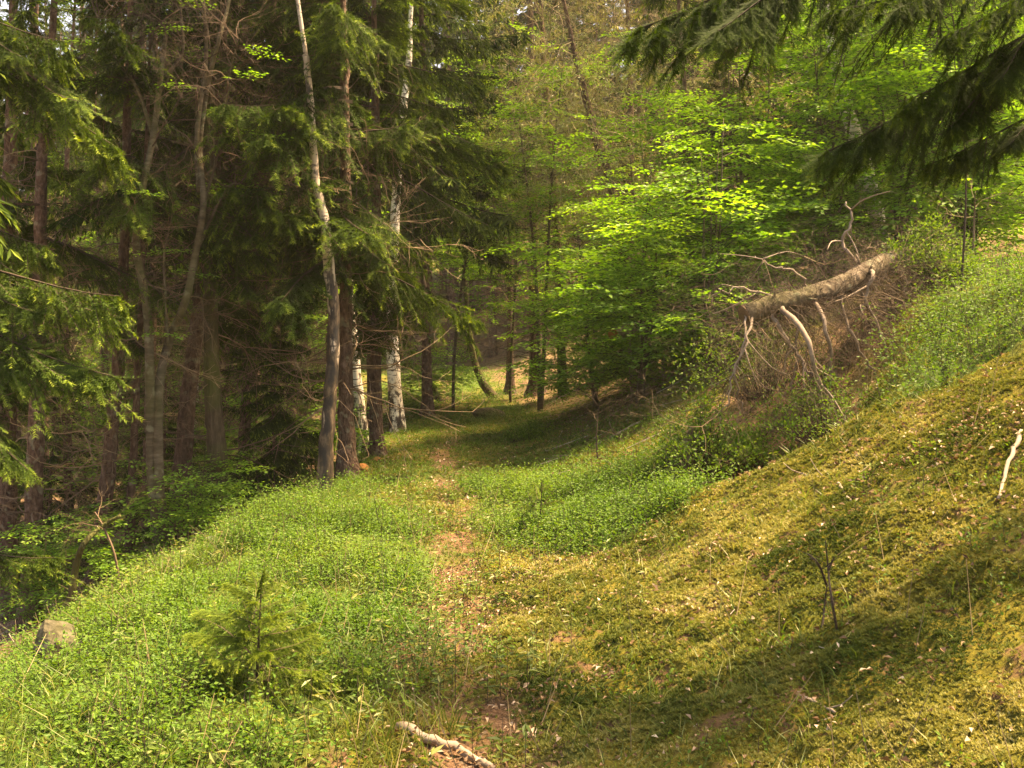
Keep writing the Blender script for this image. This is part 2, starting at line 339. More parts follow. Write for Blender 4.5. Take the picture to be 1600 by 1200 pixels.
def build_ground():
    def axis(lo, a, b, hi, st, grow=1.09):
        mid = np.arange(a, b, st); up = [b]; s = st
        while up[-1] < hi: s = min(s*grow, 3.0); up.append(up[-1]+s)
        dn = [a]; s = st
        while dn[-1] > lo: s = min(s*grow, 3.0); dn.append(dn[-1]-s)
        return np.concatenate([np.array(dn[:0:-1]), mid, np.array(up)])
    xs = axis(-130, -3.0, 4.0, 130, .028); ys = axis(-60, 2.0, 9, 200, .03)
    X, Y = np.meshgrid(xs, ys); Z = hgt(X, Y)
    mp = m_path(X, Y)
    moss = (1-mp)*(1-m_litter(X, Y))
    Z = Z + moss*cushion(X, Y) + .02*(fbm(X*14, Y*14, 51, 3)-.5) - .02*mp
    n, mcol = X.shape
    i = np.arange(n-1)[:, None]*mcol; j = np.arange(mcol-1)[None, :]
    A = (i+j).ravel(); F = np.concatenate([np.stack([A, A+1, A+mcol+1], 1), np.stack([A, A+mcol+1, A+mcol], 1)])
    g = Geo(); g.add(np.stack([X.ravel(), Y.ravel(), Z.ravel()], 1), F)
    far = sstep(9.5, 11, Y)*(1-m_litter(X, Y))
    gr = np.maximum(m_green(X, Y), far*sstep(.3, .6, fbm(X*.9, Y*.9, 77, 3))*.9)
    me = g.mesh('ground', [groundmat()], True, {'path': mp.ravel(), 'green': gr.ravel(), 'litter': m_litter(X, Y).ravel()})
    tag(link('ground', me), None, None, None, 'structure')
build_ground()

# ------------------------------------------------------------------ templates of growth
def spray_segs(rng, L=1.0, n=9, kids=.8, r=.008, droop=.15, depth=2, wob=.25):
    """bare branch growing along +X with forking side twigs"""
    out = []
    def grow(p, d, L, r, dep):
        k = max(3, int(n*(.5 if dep < depth else 1))); s = L/k
        for i in range(k):
            d = nrm(d + rng.normal(0, wob, 3)*.5 + np.array([0, 0, -droop*.25])); q = p+d*s
            r1 = max(r*(1-.8*(i+1)/k), .0014)
            out.append([*p, *q, max(r*(1-.8*i/k), .0014), r1])
            if dep > 0 and i > 0 and rng.random() < kids:
                sd_ = nrm(np.cross(d, rng.normal(0, 1, 3))); grow(q, nrm(d*.7+sd_*.8+np.array([0, 0, -droop*.3])), L*(1-i/k)*.55+.08*L, r1*.6, dep-1)
            p = q
    grow(np.zeros(3), np.array([1., 0, 0]), L, r, depth)
    return np.array(out)
rg = R(11)
DSPR = [spray_segs(rg, 1.0, 8, .85, .0075, .3, 2, .3) for _ in range(8)]
FSPR = [spray_segs(rg, 1.0, 9, .95, .008, .25, 3, .4) for _ in range(4)]

def spruce_bough(seed, lod, droop=.25):
    """a 1 m bough along +X: hanging side twigs with short needle shoots; 'tip' shoots lighter"""
    rng = R(seed); g = Geo()
    def axis(s): s = np.asarray(s); return np.stack([s, .05*np.sin(s*4+seed), -droop*s**1.6+.10*s**4 + .08*s], -1)
    ss = np.linspace(0, 1, 8); ap = axis(ss)
    prisms(g, np.concatenate([ap[:-1], ap[1:], (.009*(1-ss[:-1])+.002)[:, None], (.009*(1-ss[1:])+.002)[:, None]], 1), 1, .3)
    nsec = {'near': 22, 'mid': 20, 'far': 17}[lod]
    S0 = []; D = []; Ls = []; T = []
    for side in (-1, 1):
        s = np.clip(np.linspace(.08, .98, nsec) + rng.normal(0, .02, nsec), .05, .99)
        P = axis(s); l2 = (.27*np.sin(np.clip(s*.95+.12, 0, 1)*np.pi)**.6+.07)*rng.uniform(.4, 1.3, nsec)
        d2 = nrm(np.stack([.95+rng.normal(0, .22, nsec), side*(.70+rng.normal(0, .22, nsec)), -.15-rng.random(nsec)*.75], 1))
        k = {'near': 11, 'mid': 8, 'far': 6}[lod]
        tt = np.linspace(.12, 1, k)
        for a in range(nsec):
            cv = rng.normal(0, .12, 3)
            pts = P[a] + d2[a]*l2[a]*tt[:, None] + (np.array([0, 0, -.25])+cv)*l2[a]*tt[:, None]**2
            pts0 = np.concatenate([P[a][None], pts]); q = np.full((len(pts), 1), .0022)
            if lod != 'far': prisms(g, np.concatenate([pts0[:-1], pts0[1:], q, q*.7], 1), 1, .3)
            dd = nrm(pts0[1:]-pts0[:-1])
            for sgn in (-1, 1):
                lat = nrm(np.cross(dd, nrm(rng.normal(0, .5, (k, 3))+[0, 0, 1.])))
                dr = nrm(dd*.9+lat*sgn*.65+rng.normal(0, .22, (k, 3))+np.array([0, 0, -.3]))
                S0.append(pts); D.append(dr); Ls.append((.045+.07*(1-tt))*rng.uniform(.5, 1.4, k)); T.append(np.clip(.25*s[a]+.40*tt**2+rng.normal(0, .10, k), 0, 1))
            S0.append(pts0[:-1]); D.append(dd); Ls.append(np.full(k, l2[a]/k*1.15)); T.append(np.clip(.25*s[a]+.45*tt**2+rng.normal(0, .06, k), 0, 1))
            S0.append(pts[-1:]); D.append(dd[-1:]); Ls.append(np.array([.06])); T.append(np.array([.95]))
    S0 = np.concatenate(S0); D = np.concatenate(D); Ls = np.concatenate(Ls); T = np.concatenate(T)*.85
    if lod == 'far':
        leaves(g, S0, D, nrm(rng.normal(0, .45, (len(S0), 3))+[0, 0, 1]), Ls*1.35, .021, 0, T, .1)
    else:
        n = 6 if lod == 'mid' else 14; w = .0062 if lod == 'mid' else .0026; nl = .021 if lod == 'mid' else .017
        for i in range(n):
            f = (i+.5)/n; P = S0+D*(Ls*f)[:, None]
            u = nrm(np.cross(D, np.array([0, 0, 1.])+rng.normal(0, .3, D.shape)))
            v = np.cross(u, D)
            for sgn in ((-1, 1) if lod == 'mid' else (-1, 1, 0)):
                dr = nrm(D*.75 + u*sgn*.8 + v*(rng.normal(0, .35, (len(D), 1)) + (.7 if sgn == 0 else 0)))
                needles(g, P, dr, nl*rng.uniform(.8, 1.15, len(D)), w, 0, np.clip(T+rng.normal(0, .05, len(T)), 0, 1))
    return g.arrays()
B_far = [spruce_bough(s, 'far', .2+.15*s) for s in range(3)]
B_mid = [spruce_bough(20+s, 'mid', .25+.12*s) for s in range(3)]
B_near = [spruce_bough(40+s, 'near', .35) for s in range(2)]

def spruce_crown(g, seed, z0, z1, spread, dens, T, axis=None, top=1.0, sparse=0.0, conic=1.0, azr=None, gaps=(), right_open=0):
    rng = R(seed); n = int((z1-z0)*dens)
    ax = axis or (lambda z: np.array([0, 0, z]))
    for i in range(n):
        f = (i+rng.random())/n; z = z0+(z1-z0)*f
        L = spread*((1-f)**conic*.9+.12)*rng.uniform(.7, 1.15)*(1 if rng.random() > sparse else .5)
        az = i*2.399963+rng.normal(0, .35)
        if any(a <= z <= b for a, b in gaps): continue
        if right_open and z > right_open and math.cos(az) > .35 and math.sin(az) > -.75: continue
        if azr is not None: az = azr[0]+(azr[1]-azr[0])*rng.random()
        if right_open and math.cos(az) > .3: L *= .66
        inst(g, T[rng.integers(len(T))], ax(z), az, -.22+.75*f+rng.normal(0, .1), L, rng.normal(0, .2), rng.normal(0, .05)-.03)
def dead_twigs(g, seed, z0, z1, n, L, rad, T=DSPR, m=0, axis=None, r0=.1):
    rng = R(seed); ax = axis or (lambda z: np.array([0, 0, z]))
    for i in range(n):
        z = rng.uniform(z0, z1)
        prisms(g, xfsegs(T[rng.integers(len(T))], ax(z), rng.uniform(0, 6.283), rng.normal(-.12, .22), L*rng.uniform(.5, 1.2), rng.uniform(0, 6.28)), m, rng.uniform(.1, .9))
def trunk_mesh(name, seed, h, r, m, sides=12, flare=1.5, bend=.12, pts=None):
    rng = R(seed); n = 26
    if pts is None:
        z = np.linspace(-.25, h, n)
        P = np.stack([bend*np.sin(z*.35+seed)*z/h*2, bend*np.cos(z*.3+seed)*z/h*2, z], 1)
        P[:, :2] -= P[1, :2]
    else: P = spline(pts, n)
    t = np.linspace(0, 1, n); rad = r*(1-.85*t)*(1+(flare-1)*np.exp(-t*h/.28))
    g = Geo(); tube(g, P, rad, sides, 0, .05, rng); return g.mesh(name, [m], True)

# spruce templates
SPR = []
for k, (h, r, zb, spread, nd) in enumerate([(17, .15, 4.2, 2.0, 70), (15, .12, 2.6, 1.9, 50), (19, .17, 6.0, 2.3, 90), (13, .09, 1.6, 1.6, 36)]):
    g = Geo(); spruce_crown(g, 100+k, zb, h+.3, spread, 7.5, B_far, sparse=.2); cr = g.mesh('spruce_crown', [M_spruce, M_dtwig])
    g = Geo(); dead_twigs(g, 200+k, .4, zb+3.5, nd, 1.35, r); dt = g.mesh('dead_branches', [M_twig])
    SPR.append((trunk_mesh('spruce_trunk', k, h, r, M_barks), cr, dt, h))
g = Geo(); spruce_crown(g, 130, .15, 6.3, 1.6, 14, B_far, conic=.8); YSPR = (trunk_mesh('young_spruce_trunk', 9, 6.2, .06, M_barks, 8), g.mesh('young_spruce_crown', [M_spruce, M_dtwig]), None, 6.2)

def plant_tree(name, tm, loc, rz, sc, label, cat, group=None, sink=.0):
    o = thing(name, label, cat, (loc[0], loc[1], loc[2]-sink), rz, group, sc)
    link('trunk', tm[0], o); link('crown', tm[1], o)
    if tm[2]: link('dead_branches', tm[2], o)
    return o

# beech templates
def beech_spray(seed, n2=9):
    rng = R(seed); g = Geo(); P = []; D = []; segs = []
    s = np.linspace(.08, 1, n2)
    ax = lambda t: np.array([t, .06*math.sin(t*5+seed), .10*t-.16*t*t])
    for i in range(n2-1): segs.append([*ax(s[i]), *ax(s[i+1]), .004*(1.1-s[i]), .004*(1.1-s[i+1])])
    for i, t in enumerate(s):
        side = 1 if i % 2 else -1; l = (.42*(1-t)+.12)*rng.uniform(.8, 1.2)
        d = nrm(np.array([.8, side*.75, rng.normal(-.05, .1)])); p0 = ax(t); segs.append([*p0, *(p0+d*l), .002, .001])
        k = max(3, int(l/.05))
        for j in range(k):
            u = (j+.6)/k; sg = 1 if j % 2 else -1; lat = np.array([-d[1], d[0], 0])
            P.append(p0+d*l*u+np.array([0, 0, -.05*u*u])); D.append(d*.6+lat*sg*.75+rng.normal(0, .15, 3))
        P.append(p0+d*l); D.append(d)
    P.append(ax(1)); D.append([1, 0, 0])
    P = np.array(P); D = np.array(D); n = len(P)
    leaves(g, P, D, nrm(rng.normal(0, .28, (n, 3))+[0, 0, 1]), rng.uniform(.065, .10, n), rng.uniform(.042, .062, n), 0, rng.uniform(.15, .85, n), .12)
    prisms(g, np.array(segs), 1, .3); return g.arrays()
BEE = [beech_spray(60+s) for s in range(4)]
def leafy_crown(g, seed, stems, z0, n, L, T=BEE, flat=.0, shade=0):
    """layered sprays on a set of stem polylines (n,3)"""
    rng = R(seed)
    for i in range(n):
        st = stems[rng.integers(len(stems))]; f = rng.uniform(z0, 1.0); k = min(int(f*(len(st)-1)), len(st)-2); p = st[k]+(st[k+1]-st[k])*(f*(len(st)-1)-k)
        az = rng.uniform(0, 6.283); tl = rng.normal(.12, .18); r0 = L*rng.uniform(.1, 1.1)*(1.15-f*.75)
        d = np.array([math.cos(az)*math.cos(tl), math.sin(az)*math.cos(tl), math.sin(tl)+.15]); q = p+d*r0
        mid = (p+q)/2+np.array([0, 0, .04*r0])
        prisms(g, np.array([[*p, *mid, .007, .005], [*mid, *q, .005, .003]]), 1, .3)
        dv = rng.normal(0, .10)
        for a in ((0,) if r0 < .5*L else (0, -.55, .5)):
            inst(g, T[rng.integers(len(T))], q if a == 0 else mid, az+a+rng.normal(0, .15), rng.normal(-.02, .16), rng.uniform(.6, 1.15)*(1 if L > .7 else .7), rng.normal(0, .15), dv)
def beech_tmpl(seed, h, nst, n, L, r=.03, m=None):
    rng = R(seed); stems = []; gt = Geo()
    for k in range(nst):
        a = rng.uniform(0, 6.28); s = rng.uniform(.05, .30)*h*.5; z = np.linspace(0, 1, 12)
        st = np.stack([np.cos(a)*s*z**1.3+.05*np.sin(z*7+k), np.sin(a)*s*z**1.3+.05*np.cos(z*6+k), -.1+h*rng.uniform(.75, 1)*z], 1)
        st[0, 2] -= .2; stems.append(st); tube(gt, st, r*(1-.85*z), 7, 0, .04, rng)
    g = Geo(); leafy_crown(g, seed+1, stems, .08, n, L)
    return (gt.mesh('beech_stems', [m or M_barkg], True), g.mesh('beech_crown', [M_beech, M_dtwig]), None, h)
BT = [beech_tmpl(300, 3.6, 4, 105, 1.1), beech_tmpl(310, 5.0, 4, 120, 1.5), beech_tmpl(320, 2.2, 5, 70, .8, .018), beech_tmpl(330, 7.5, 3, 150, 1.9, .05)]

def high_beech(seed, h, nst, n, L, r, z0):
    rng = R(seed); stems = []; gt = Geo()
    for k in range(nst):
        a = rng.uniform(0, 6.28); z = np.linspace(0, 1, 14); q = .16*h*rng.uniform(.4, 1)
        st = np.stack([np.cos(a)*q*z**1.6+.04*np.sin(z*7+k), np.sin(a)*q*z**1.6+.04*np.cos(z*6+k), -.2+h*rng.uniform(.85, 1)*z], 1)
        stems.append(st); tube(gt, st, r*(1-.85*z), 7, 0, .04, rng)
    g = Geo(); leafy_crown(g, seed+1, stems, z0, n, L)
    return (gt.mesh('beech_stems', [M_barkg], True), g.mesh('beech_crown', [M_beech, M_dtwig]), None, h)
HB = [high_beech(400, 8, 2, 120, 2.0, .05, .38), high_beech(410, 6, 1, 65, 1.6, .035, .35)]
# ------------------------------------------------------------------ wooded setting: spruces of the dark left-hand wood, hillside and far end
rf = R(5)
used = []
def ok(x, y, d):
    for (a, b) in used:
        if (a-x)**2+(b-y)**2 < d*d: return False
    used.append((x, y)); return True
# reserve the hand-placed trunks
for px, d in ((45, 10), (150, 10.3), (272, 11), (345, 10.6), (245, 9.8), (505, 10.2), (545, 12), (565, 14), (622, 16.5), (378, 12.5), (15, 12), (205, 10.4), (582, 15.5), (1075, 15), (940, 18)):
    used.append(((px-CX)/FPX*d, d))
def far_label(i, x, y):
    return None
nL = 0
for y in np.arange(9.5, 46, 2.1):
    for x in np.arange(-24, -2.6, 2.1):
        xx = x+rf.uniform(-.8, .8); yy = y+rf.uniform(-.8, .8)
        if xx > edge_x(yy)-.9: continue
        if yy < 12 and xx > -5.6: continue
        if xx/yy < -.62: continue
        if yy > 20 and xx > -5.2-.12*(yy-20): continue
        if rf.random() < (.66 if 15.5 < yy < 27 and -15 < xx else .45) or not ok(xx, yy, 1.5): continue
        k = rf.integers(4); sc = rf.uniform(.8, 1.12)
        plant_tree('spruce', SPR[k], (xx, yy, H(xx, yy)), rf.uniform(0, 6.28), sc, 'tall spruce with bare dead lower branches, one of many in the dim left-hand wood', 'tree', 'spruces of the dark wood on the left'); nL += 1
nR = 0
for y in np.arange(26, 46, 3.2):
    for x in np.arange(1.5, 26, 3.0):
        xx = x+rf.uniform(-1, 1); yy = y+rf.uniform(-1, 1)
        if xx < path_x(yy)+(11 if yy < 42 else 5.0) or xx/yy > .62: continue
        if not ok(xx, yy, 1.8): continue
        k = rf.integers(4); sc = rf.uniform(.85, 1.2)
        plant_tree('spruce', SPR[k], (xx, yy, H(xx, yy)), rf.uniform(0, 6.28), sc, 'tall spruce rising behind the beeches on the right-hand hillside', 'tree', 'spruces on the right-hand hillside'); nR += 1
nF = 0
for y in np.arange(44, 76, 4.0):
    for x in np.arange(-30, 32, 3.6):
        xx = x+rf.uniform(-1.2, 1.2); yy = y+rf.uniform(-1.2, 1.2)
        if abs(xx/yy) > .58 or (yy < 50 and abs(xx+3.2) < 3.4) or not ok(xx, yy, 1.8): continue
        k = rf.integers(3)
        plant_tree('spruce', SPR[k], (xx, yy, H(xx, yy)), rf.uniform(0, 6.28), rf.uniform(1.1, 1.6), 'distant spruce closing off the far end of the clearing', 'tree', 'distant spruces at the end of the clearing'); nF += 1
print('trees', nL, nR, nF)

NC = []
for k, (zb, zt, spd, dn) in enumerate([(2.7, 11.5, 1.55, 4.2), (3.8, 12, 1.6, 4.0)]):
    g = Geo(); spruce_crown(g, 500+k, zb, zt, spd, dn, B_mid, sparse=.25); NC.append(g.mesh('spruce_crown', [M_spruce, M_dtwig]))
# hand-placed trees --------------------------------------------------
def based(px, d): x = (px-CX)/FPX*d; return np.array([x, d, H(x, d)])
def pix_path(pts, d, ztop=None):
    """polyline seen through photo columns/rows at depth d, given from the foot upward; foot put on the ground; extended upward"""
    P = [at(px, py, d) for px, py in pts]; P[0][2] = H(P[0][0], P[0][1])
    if ztop:
        dv = P[-1]-P[-2]; dv = dv/max(dv[2], .1); P.append(P[-1]+dv*(ztop-P[-1][2])*.98)
    return np.array(P)
def custom_tree(name, path, r, m, label, cat='tree', crown=None, dead=None, flare=1.85, group=None, rtop=.15, wob=.005, sides=14):
    base = path[0].copy(); P = path-base; P = np.concatenate([[[0, 0, -.25]], P[0:]])
    rng = R(int(abs(base[0])*1000)+7); n = max(30, int(np.linalg.norm(P[-1]-P[0])*5))
    S = spline(P, n); S[2:-1] += rng.normal(0, wob, (n-3, 3))*np.array([1, 1, 0]); t = np.linspace(0, 1, n)
    z = S[:, 2]; rad = r*(1-(1-rtop)*t)*(1+(flare-1)*np.exp(-np.maximum(z, 0)/.22))
    g = Geo(); tube(g, S, rad, sides, 0, .035, rng)
    o = thing(name, label, cat, base, 0, group); link('trunk', g.mesh('trunk', [m], True), o)
    zs = S[:, 2]
    ax = lambda zz: np.array([np.interp(zz, zs, S[:, 0]), np.interp(zz, zs, S[:, 1]), zz])
    if isinstance(crown, int):
        a4 = ax(4.5); link('crown', NC[crown], o, (a4[0], a4[1], 0), rng.uniform(0, 6.28))
    elif crown:
        gc, mats = crown(ax, S); link('crown', gc.mesh('crown', mats), o)
    if dead:
        gd = Geo(); dead_twigs(gd, int(base[1]*77), *dead, r, axis=ax); link('dead_branches', gd.mesh('dead_branches', [M_twig]), o)
    return o, ax, base
def birch_crown(seed, z0, n):
    def f(ax, S):
        g = Geo(); st = np.array([ax(z) for z in np.linspace(z0, S[-1, 2], 12)]); leafy_crown(g, seed, [st], .0, n, 1.1); return g, [M_beech, M_dtwig]
    return f
def spr_crown(seed, z0, spread, dens, T, z1=None, conic=1.0, gaps=(), ro=0):
    def f(ax, S):
        g = Geo(); spruce_crown(g, seed, z0, z1 or S[-1, 2], spread, dens, T, axis=ax, conic=conic, sparse=.15, gaps=gaps, right_open=ro); return g, [M_spruce, M_dtwig]
    return f

custom_tree('spruce', pix_path([(45, 970), (58, 640), (62, 420), (68, 200), (85, 0)], 10, 12), .11, M_barks, 'straight brown spruce trunk nearest the left edge, foot beside the mossy stone', crown=0, dead=(.6, 5, 40, 1.2))
custom_tree('spruce', pix_path([(12, 930), (10, 500), (18, 200), (22, 0)], 12, 12), .15, M_barks, 'dark spruce cut by the left edge with a sunlit bark patch high up', crown=spr_crown(2, 3.4, 1.7, 5, B_far), dead=(.6, 5, 40, 1.2))
custom_tree('spruce', pix_path([(150, 930), (165, 780), (185, 560), (192, 440), (200, 150), (204, 0)], 10.3, 12), .10, M_barks, 'dark spruce trunk leaning right behind the bent snag at left', crown=1, dead=(.5, 5, 50, 1.3))
custom_tree('spruce', pix_path([(275, 838), (292, 640), (318, 430), (335, 280), (352, 0)], 11, 12), .125, M_barks, 'thick dark spruce trunk directly behind the forked grey hazel', crown=0, dead=(.5, 6, 60, 1.4))
custom_tree('spruce', pix_path([(345, 806), (338, 700), (330, 560), (328, 300), (330, 0)], 10.6, 12), .14, M_barkm, 'stout trunk with shaggy moss covered bark between hazel and dark birch', crown=1, dead=(.7, 5, 50, 1.2), flare=1.35)
custom_tree('spruce', pix_path([(378, 785), (384, 640), (392, 500), (420, 100), (428, 0)], 12.5, 12), .095, M_barks, 'slim sunlit spruce trunk of pinkish bark right of the mossy trunk', crown=1, dead=(.7, 6, 40, 1.1))
custom_tree('spruce', pix_path([(200, 880), (206, 760), (214, 600), (222, 420), (230, 200)], 10.4, 9), .06, M_barks, 'thin dark young trunk standing between two spruces left of the hazel', dead=(.6, 5, 30, .9), crown=spr_crown(7, 3.6, 1.0, 5, B_far))
# the big spruce in the middle of the picture
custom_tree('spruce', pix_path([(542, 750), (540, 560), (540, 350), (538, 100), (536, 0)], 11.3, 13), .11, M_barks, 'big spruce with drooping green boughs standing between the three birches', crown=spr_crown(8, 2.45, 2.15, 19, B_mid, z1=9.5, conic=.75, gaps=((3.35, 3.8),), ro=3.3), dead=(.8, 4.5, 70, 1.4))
custom_tree('spruce', pix_path([(582, 650), (580, 500), (578, 300), (575, 0)], 18, 13), .12, M_barks, 'dark spruce trunk half hidden between the two white birches', crown=spr_crown(9, 2.8, 1.5, 6, B_far), dead=(.6, 4, 40, 1.2))
custom_tree('spruce', pix_path([(668, 655), (664, 400), (660, 100), (658, 0)], 19, 13), .12, M_barks, 'full green spruce standing right behind the tallest birch', crown=spr_crown(10, 3.7, 2.3, 10, B_far, conic=.8), dead=(.8, 4, 30, 1.1))
custom_tree('spruce', pix_path([(588, 690), (588, 400), (586, 100), (585, 0)], 13.2, 12), .10, M_barks, 'spruce behind the middle birch with a curtain of boughs across the upper trunks', crown=spr_crown(11, 3.75, 1.75, 15, B_mid, z1=8.5, conic=.8))
# birches
custom_tree('birch', pix_path([(505, 768), (514, 640), (522, 500), (508, 355), (494, 290), (487, 190), (478, 90), (464, 0)], 10.2, 13), .085, M_birch2, 'birch with black cracked foot leaning slightly left, nearest of the three birches', crown=birch_crown(21, 6.2, 60), flare=1.4)
custom_tree('birch', pix_path([(568, 697), (556, 600), (545, 470), (540, 350), (535, 190), (538, 0)], 14, 13), .12, M_birch, 'white birch with curved foot, middle one of the three birches', crown=birch_crown(22, 6.4, 60), flare=1.5)
custom_tree('birch', pix_path([(622, 668), (614, 560), (613, 450), (617, 340), (627, 200), (640, 80), (642, 0)], 16.5, 14), .135, M_birch, 'tallest white birch beside the path, rightmost of the three birches', crown=birch_crown(23, 7.6, 60), flare=1.4)
custom_tree('birch', pix_path([(1392, 400), (1350, 260), (1325, 180), (1300, 70), (1290, 0)], 14, 14), .17, M_birch, 'birch leaning left on the right-hand hillside above the fallen log', crown=birch_crown(24, 8.5, 50), flare=1.3)
custom_tree('birch', pix_path([(303, 770), (307, 640), (312, 500), (318, 300)], 17, 12), .05, M_birch, 'thin pale birch stem far back behind the dark spruces', flare=1.2, crown=birch_crown(25, 8, 20))
# thin trees round the far bend of the path
custom_tree('small_tree', pix_path([(688, 634), (674, 602), (665, 570), (663, 500), (668, 400)], 23, 7), .09, M_barkm, 'thin dark curved tree left of the path at the far bend', crown=birch_crown(31, 3.2, 40), flare=1.2)
custom_tree('small_tree', pix_path([(772, 628), (750, 590), (735, 530), (728, 460), (722, 380)], 24, 8), .12, M_barkm, 'slanting bare trunk right of the path at the far bend', crown=birch_crown(32, 3.4, 50), flare=1.3)
custom_tree('spruce', pix_path([(797, 615), (797, 480), (800, 200), (800, 0)], 25, 14), .12, M_barks, 'straight reddish spruce trunk just right of the slanting trunk', crown=spr_crown(33, 5.0, 1.3, 5, B_far), dead=(.6, 5, 50, 1.4))
custom_tree('spruce', pix_path([(838, 610), (836, 480), (832, 200), (828, 0)], 23, 14), .2, M_barks, 'thick reddish spruce at the dark foot of the hillside', crown=spr_crown(34, 5.4, 1.4, 5, B_far), dead=(.6, 6, 90, 1.7))
custom_tree('spruce', pix_path([(1082, 560), (1078, 400), (1074, 250), (1066, 100), (1060, 0)], 15, 13), .085, M_barks, 'slender straight trunk rising out of the beech thicket', crown=spr_crown(35, 5.4, 1.3, 4, B_far), dead=(2.4, 6, 40, 1.2), flare=1.2)

# half-dead larches with golden twigs
def larch(pts, d, r, label, seed, n, z0, z1):
    def cr(ax, S):
        g = Geo(); rng = R(seed)
        for i in range(n):
            z = rng.uniform(z0, z1); az = rng.uniform(0, 6.283); L = rng.uniform(1.0, 2.4)
            T = FSPR[rng.integers(4)]; tl = rng.normal(-.05, .25); ro = rng.uniform(0, 6.28)
            s = xfsegs(T, ax(z), az, tl, L, ro); s[:, 6:] *= .6; prisms(g, s, 0, rng.uniform(.2, 1))
            if rng.random() < .5:
                k = rng.integers(0, len(s), 260); P = s[k, 3:6]+rng.normal(0, .03, (260, 3)); D = nrm(s[k, 3:6]-s[k, :3]+rng.normal(0, .5, (260, 3))*.15+np.array([0, 0, -.02]))
                leaves(g, P, D, nrm(rng.normal(0, 1, (260, 3))), .075, .018, 1 if rng.random() < .4 else 2, rng.uniform(.2, 1, 260), .1)
        return g, [M_gtwig, M_pine, M_larch]
    custom_tree('larch', pix_path(pts, d, 14), r, M_barks, label, crown=cr, flare=1.2)
larch([(1000, 545), (965, 335), (930, 210), (902, 100), (880, 0)], 18, .13, 'half-dead larch leaning left with golden bare twigs, top centre', 51, 150, 2.0, 9)
larch([(990, 520), (986, 300), (985, 150), (980, 0)], 20, .11, 'upright larch with tangled golden twigs behind the leaning larch', 52, 100, 2.5, 9.5)
larch([(880, 590), (866, 300), (850, 100), (845, 0)], 21, .12, 'larch with drooping brown twigs above the far bend of the path', 53, 100, 3.0, 9.5)
larch([(1150, 500), (1140, 250), (1133, 120), (1130, 0)], 19, .12, 'larch with pale sunlit trunk between the beeches and leaning birch', 54, 110, 4.5, 10)

# forked grey hazel
def hazel():
    d = 9.8; base = based(262, d); o = thing('hazel', 'forked grey hazel with bare crooked stems and mossy foot on the bank edge', 'tree', base)
    ST = [[(262, 850), (243, 790), (236, 700), (234, 560), (228, 470), (212, 380), (222, 300), (240, 210), (252, 110), (262, 40), (285, -40), (290, -200)],
          [(266, 850), (250, 780), (248, 620), (262, 540), (290, 470), (305, 400), (318, 320), (312, 230), (325, 130), (345, 50), (360, -10), (390, -200)],
          [(312, 300), (308, 210), (322, 90), (318, 0), (310, -120)], [(245, 235), (215, 140), (180, 90), (150, 20), (120, -60)],
          [(305, 400), (335, 330), (360, 290), (380, 280), (420, 200)], [(258, 120), (285, 80), (282, 0), (286, -90)],
          [(262, 540), (258, 440), (256, 400), (268, 340), (275, 290)], [(318, 320), (340, 240), (356, 130), (372, 60)]]
    RR = [.055, .052, .03, .02, .018, .022, .016, .016]; rng = R(3); tips = []
    for i, (s, r) in enumerate(zip(ST, RR)):
        P = np.array([at(a, b, d+rng.normal(0, .12)*(k > 2)) for k, (a, b) in enumerate(s)])
        if i < 2: P[0] = base+[.03*i, 0, -.2]
        P = spline(P-base, 40); g = Geo(); tube(g, P, r*(1-.75*np.linspace(0, 1, 40))*(1.5 if i < 2 else 1)**np.exp(-np.arange(40)/3), 9, 0, .06, rng)
        link('stem', g.mesh('stem', [M_barkg], True), o)
        tips += [P[k] for k in range(12, 40, 3)]
    g = Geo()
    for p in tips:
        for _ in range(2): prisms(g, xfsegs(FSPR[rng.integers(4)], p, rng.uniform(0, 6.28), rng.uniform(-.4, .9), rng.uniform(.4, 1.0), rng.uniform(0, 6)), 0, rng.uniform(.3, 1))
    link('twigs', g.mesh('twigs', [M_dtwig]), o)
    g = Geo()
    for p in tips[::3]: inst(g, BEE[rng.integers(4)], p, rng.uniform(0, 6.28), 0, .5)
    link('crown', g.mesh('crown', [M_beech, M_dtwig]), o)
hazel()

# ------------------------------------------------------------------ beeches
def beech(px, d, k, sc, label, rz=0, sink=0, group=None):
    p = based(px, d); return plant_tree('beech', BT[k], p, rz, sc, label, 'tree', group, sink)
beech(930, 15, 0, .8, 'low spreading beech at the foot of the hillside beside the path bend', .3)
beech(1000, 12.5, 0, .8, 'bushy young beech directly left of the bilberry mound', 1.7)
beech(1020, 15.5, 1, .9, 'young beech behind the two cut-off logs in mid picture', 2.9)
beech(1110, 11.5, 0, .85, 'dense young beech whose leaves frame the cut end of the fallen log', 3.9)
beech(1180, 14, 1, .95, 'bright young beech behind the cut end of the fallen log', 5.1)
beech(1290, 13, 1, .9, 'lime green beech below the leaning birch', .9)
beech(1400, 12.5, 1, 1.0, 'bright beech behind the right end of the fallen log', 2.2)
beech(1520, 12.5, 1, 1.0, 'tall leafy beech behind the dark overhanging boughs', 3.6)
beech(1450, 17, 3, 1.0, 'large beech filling the top right corner with sunlit leaves', .5)
beech(668, 21, 2, .8, 'small bright beech glowing just behind the tallest birch', .6)
beech(450, 13.5, 2, .8, 'small leafy beech bush beside the dark fallen limb on the left bank', 2.0)
beech(340, 20, 1, .8, 'sunlit beech deep in the left-hand wood behind the dark trunks', 3.3)
beech(130, 22, 1, .9, 'pale green beech deep in the left-hand wood near the left edge', 3.9)
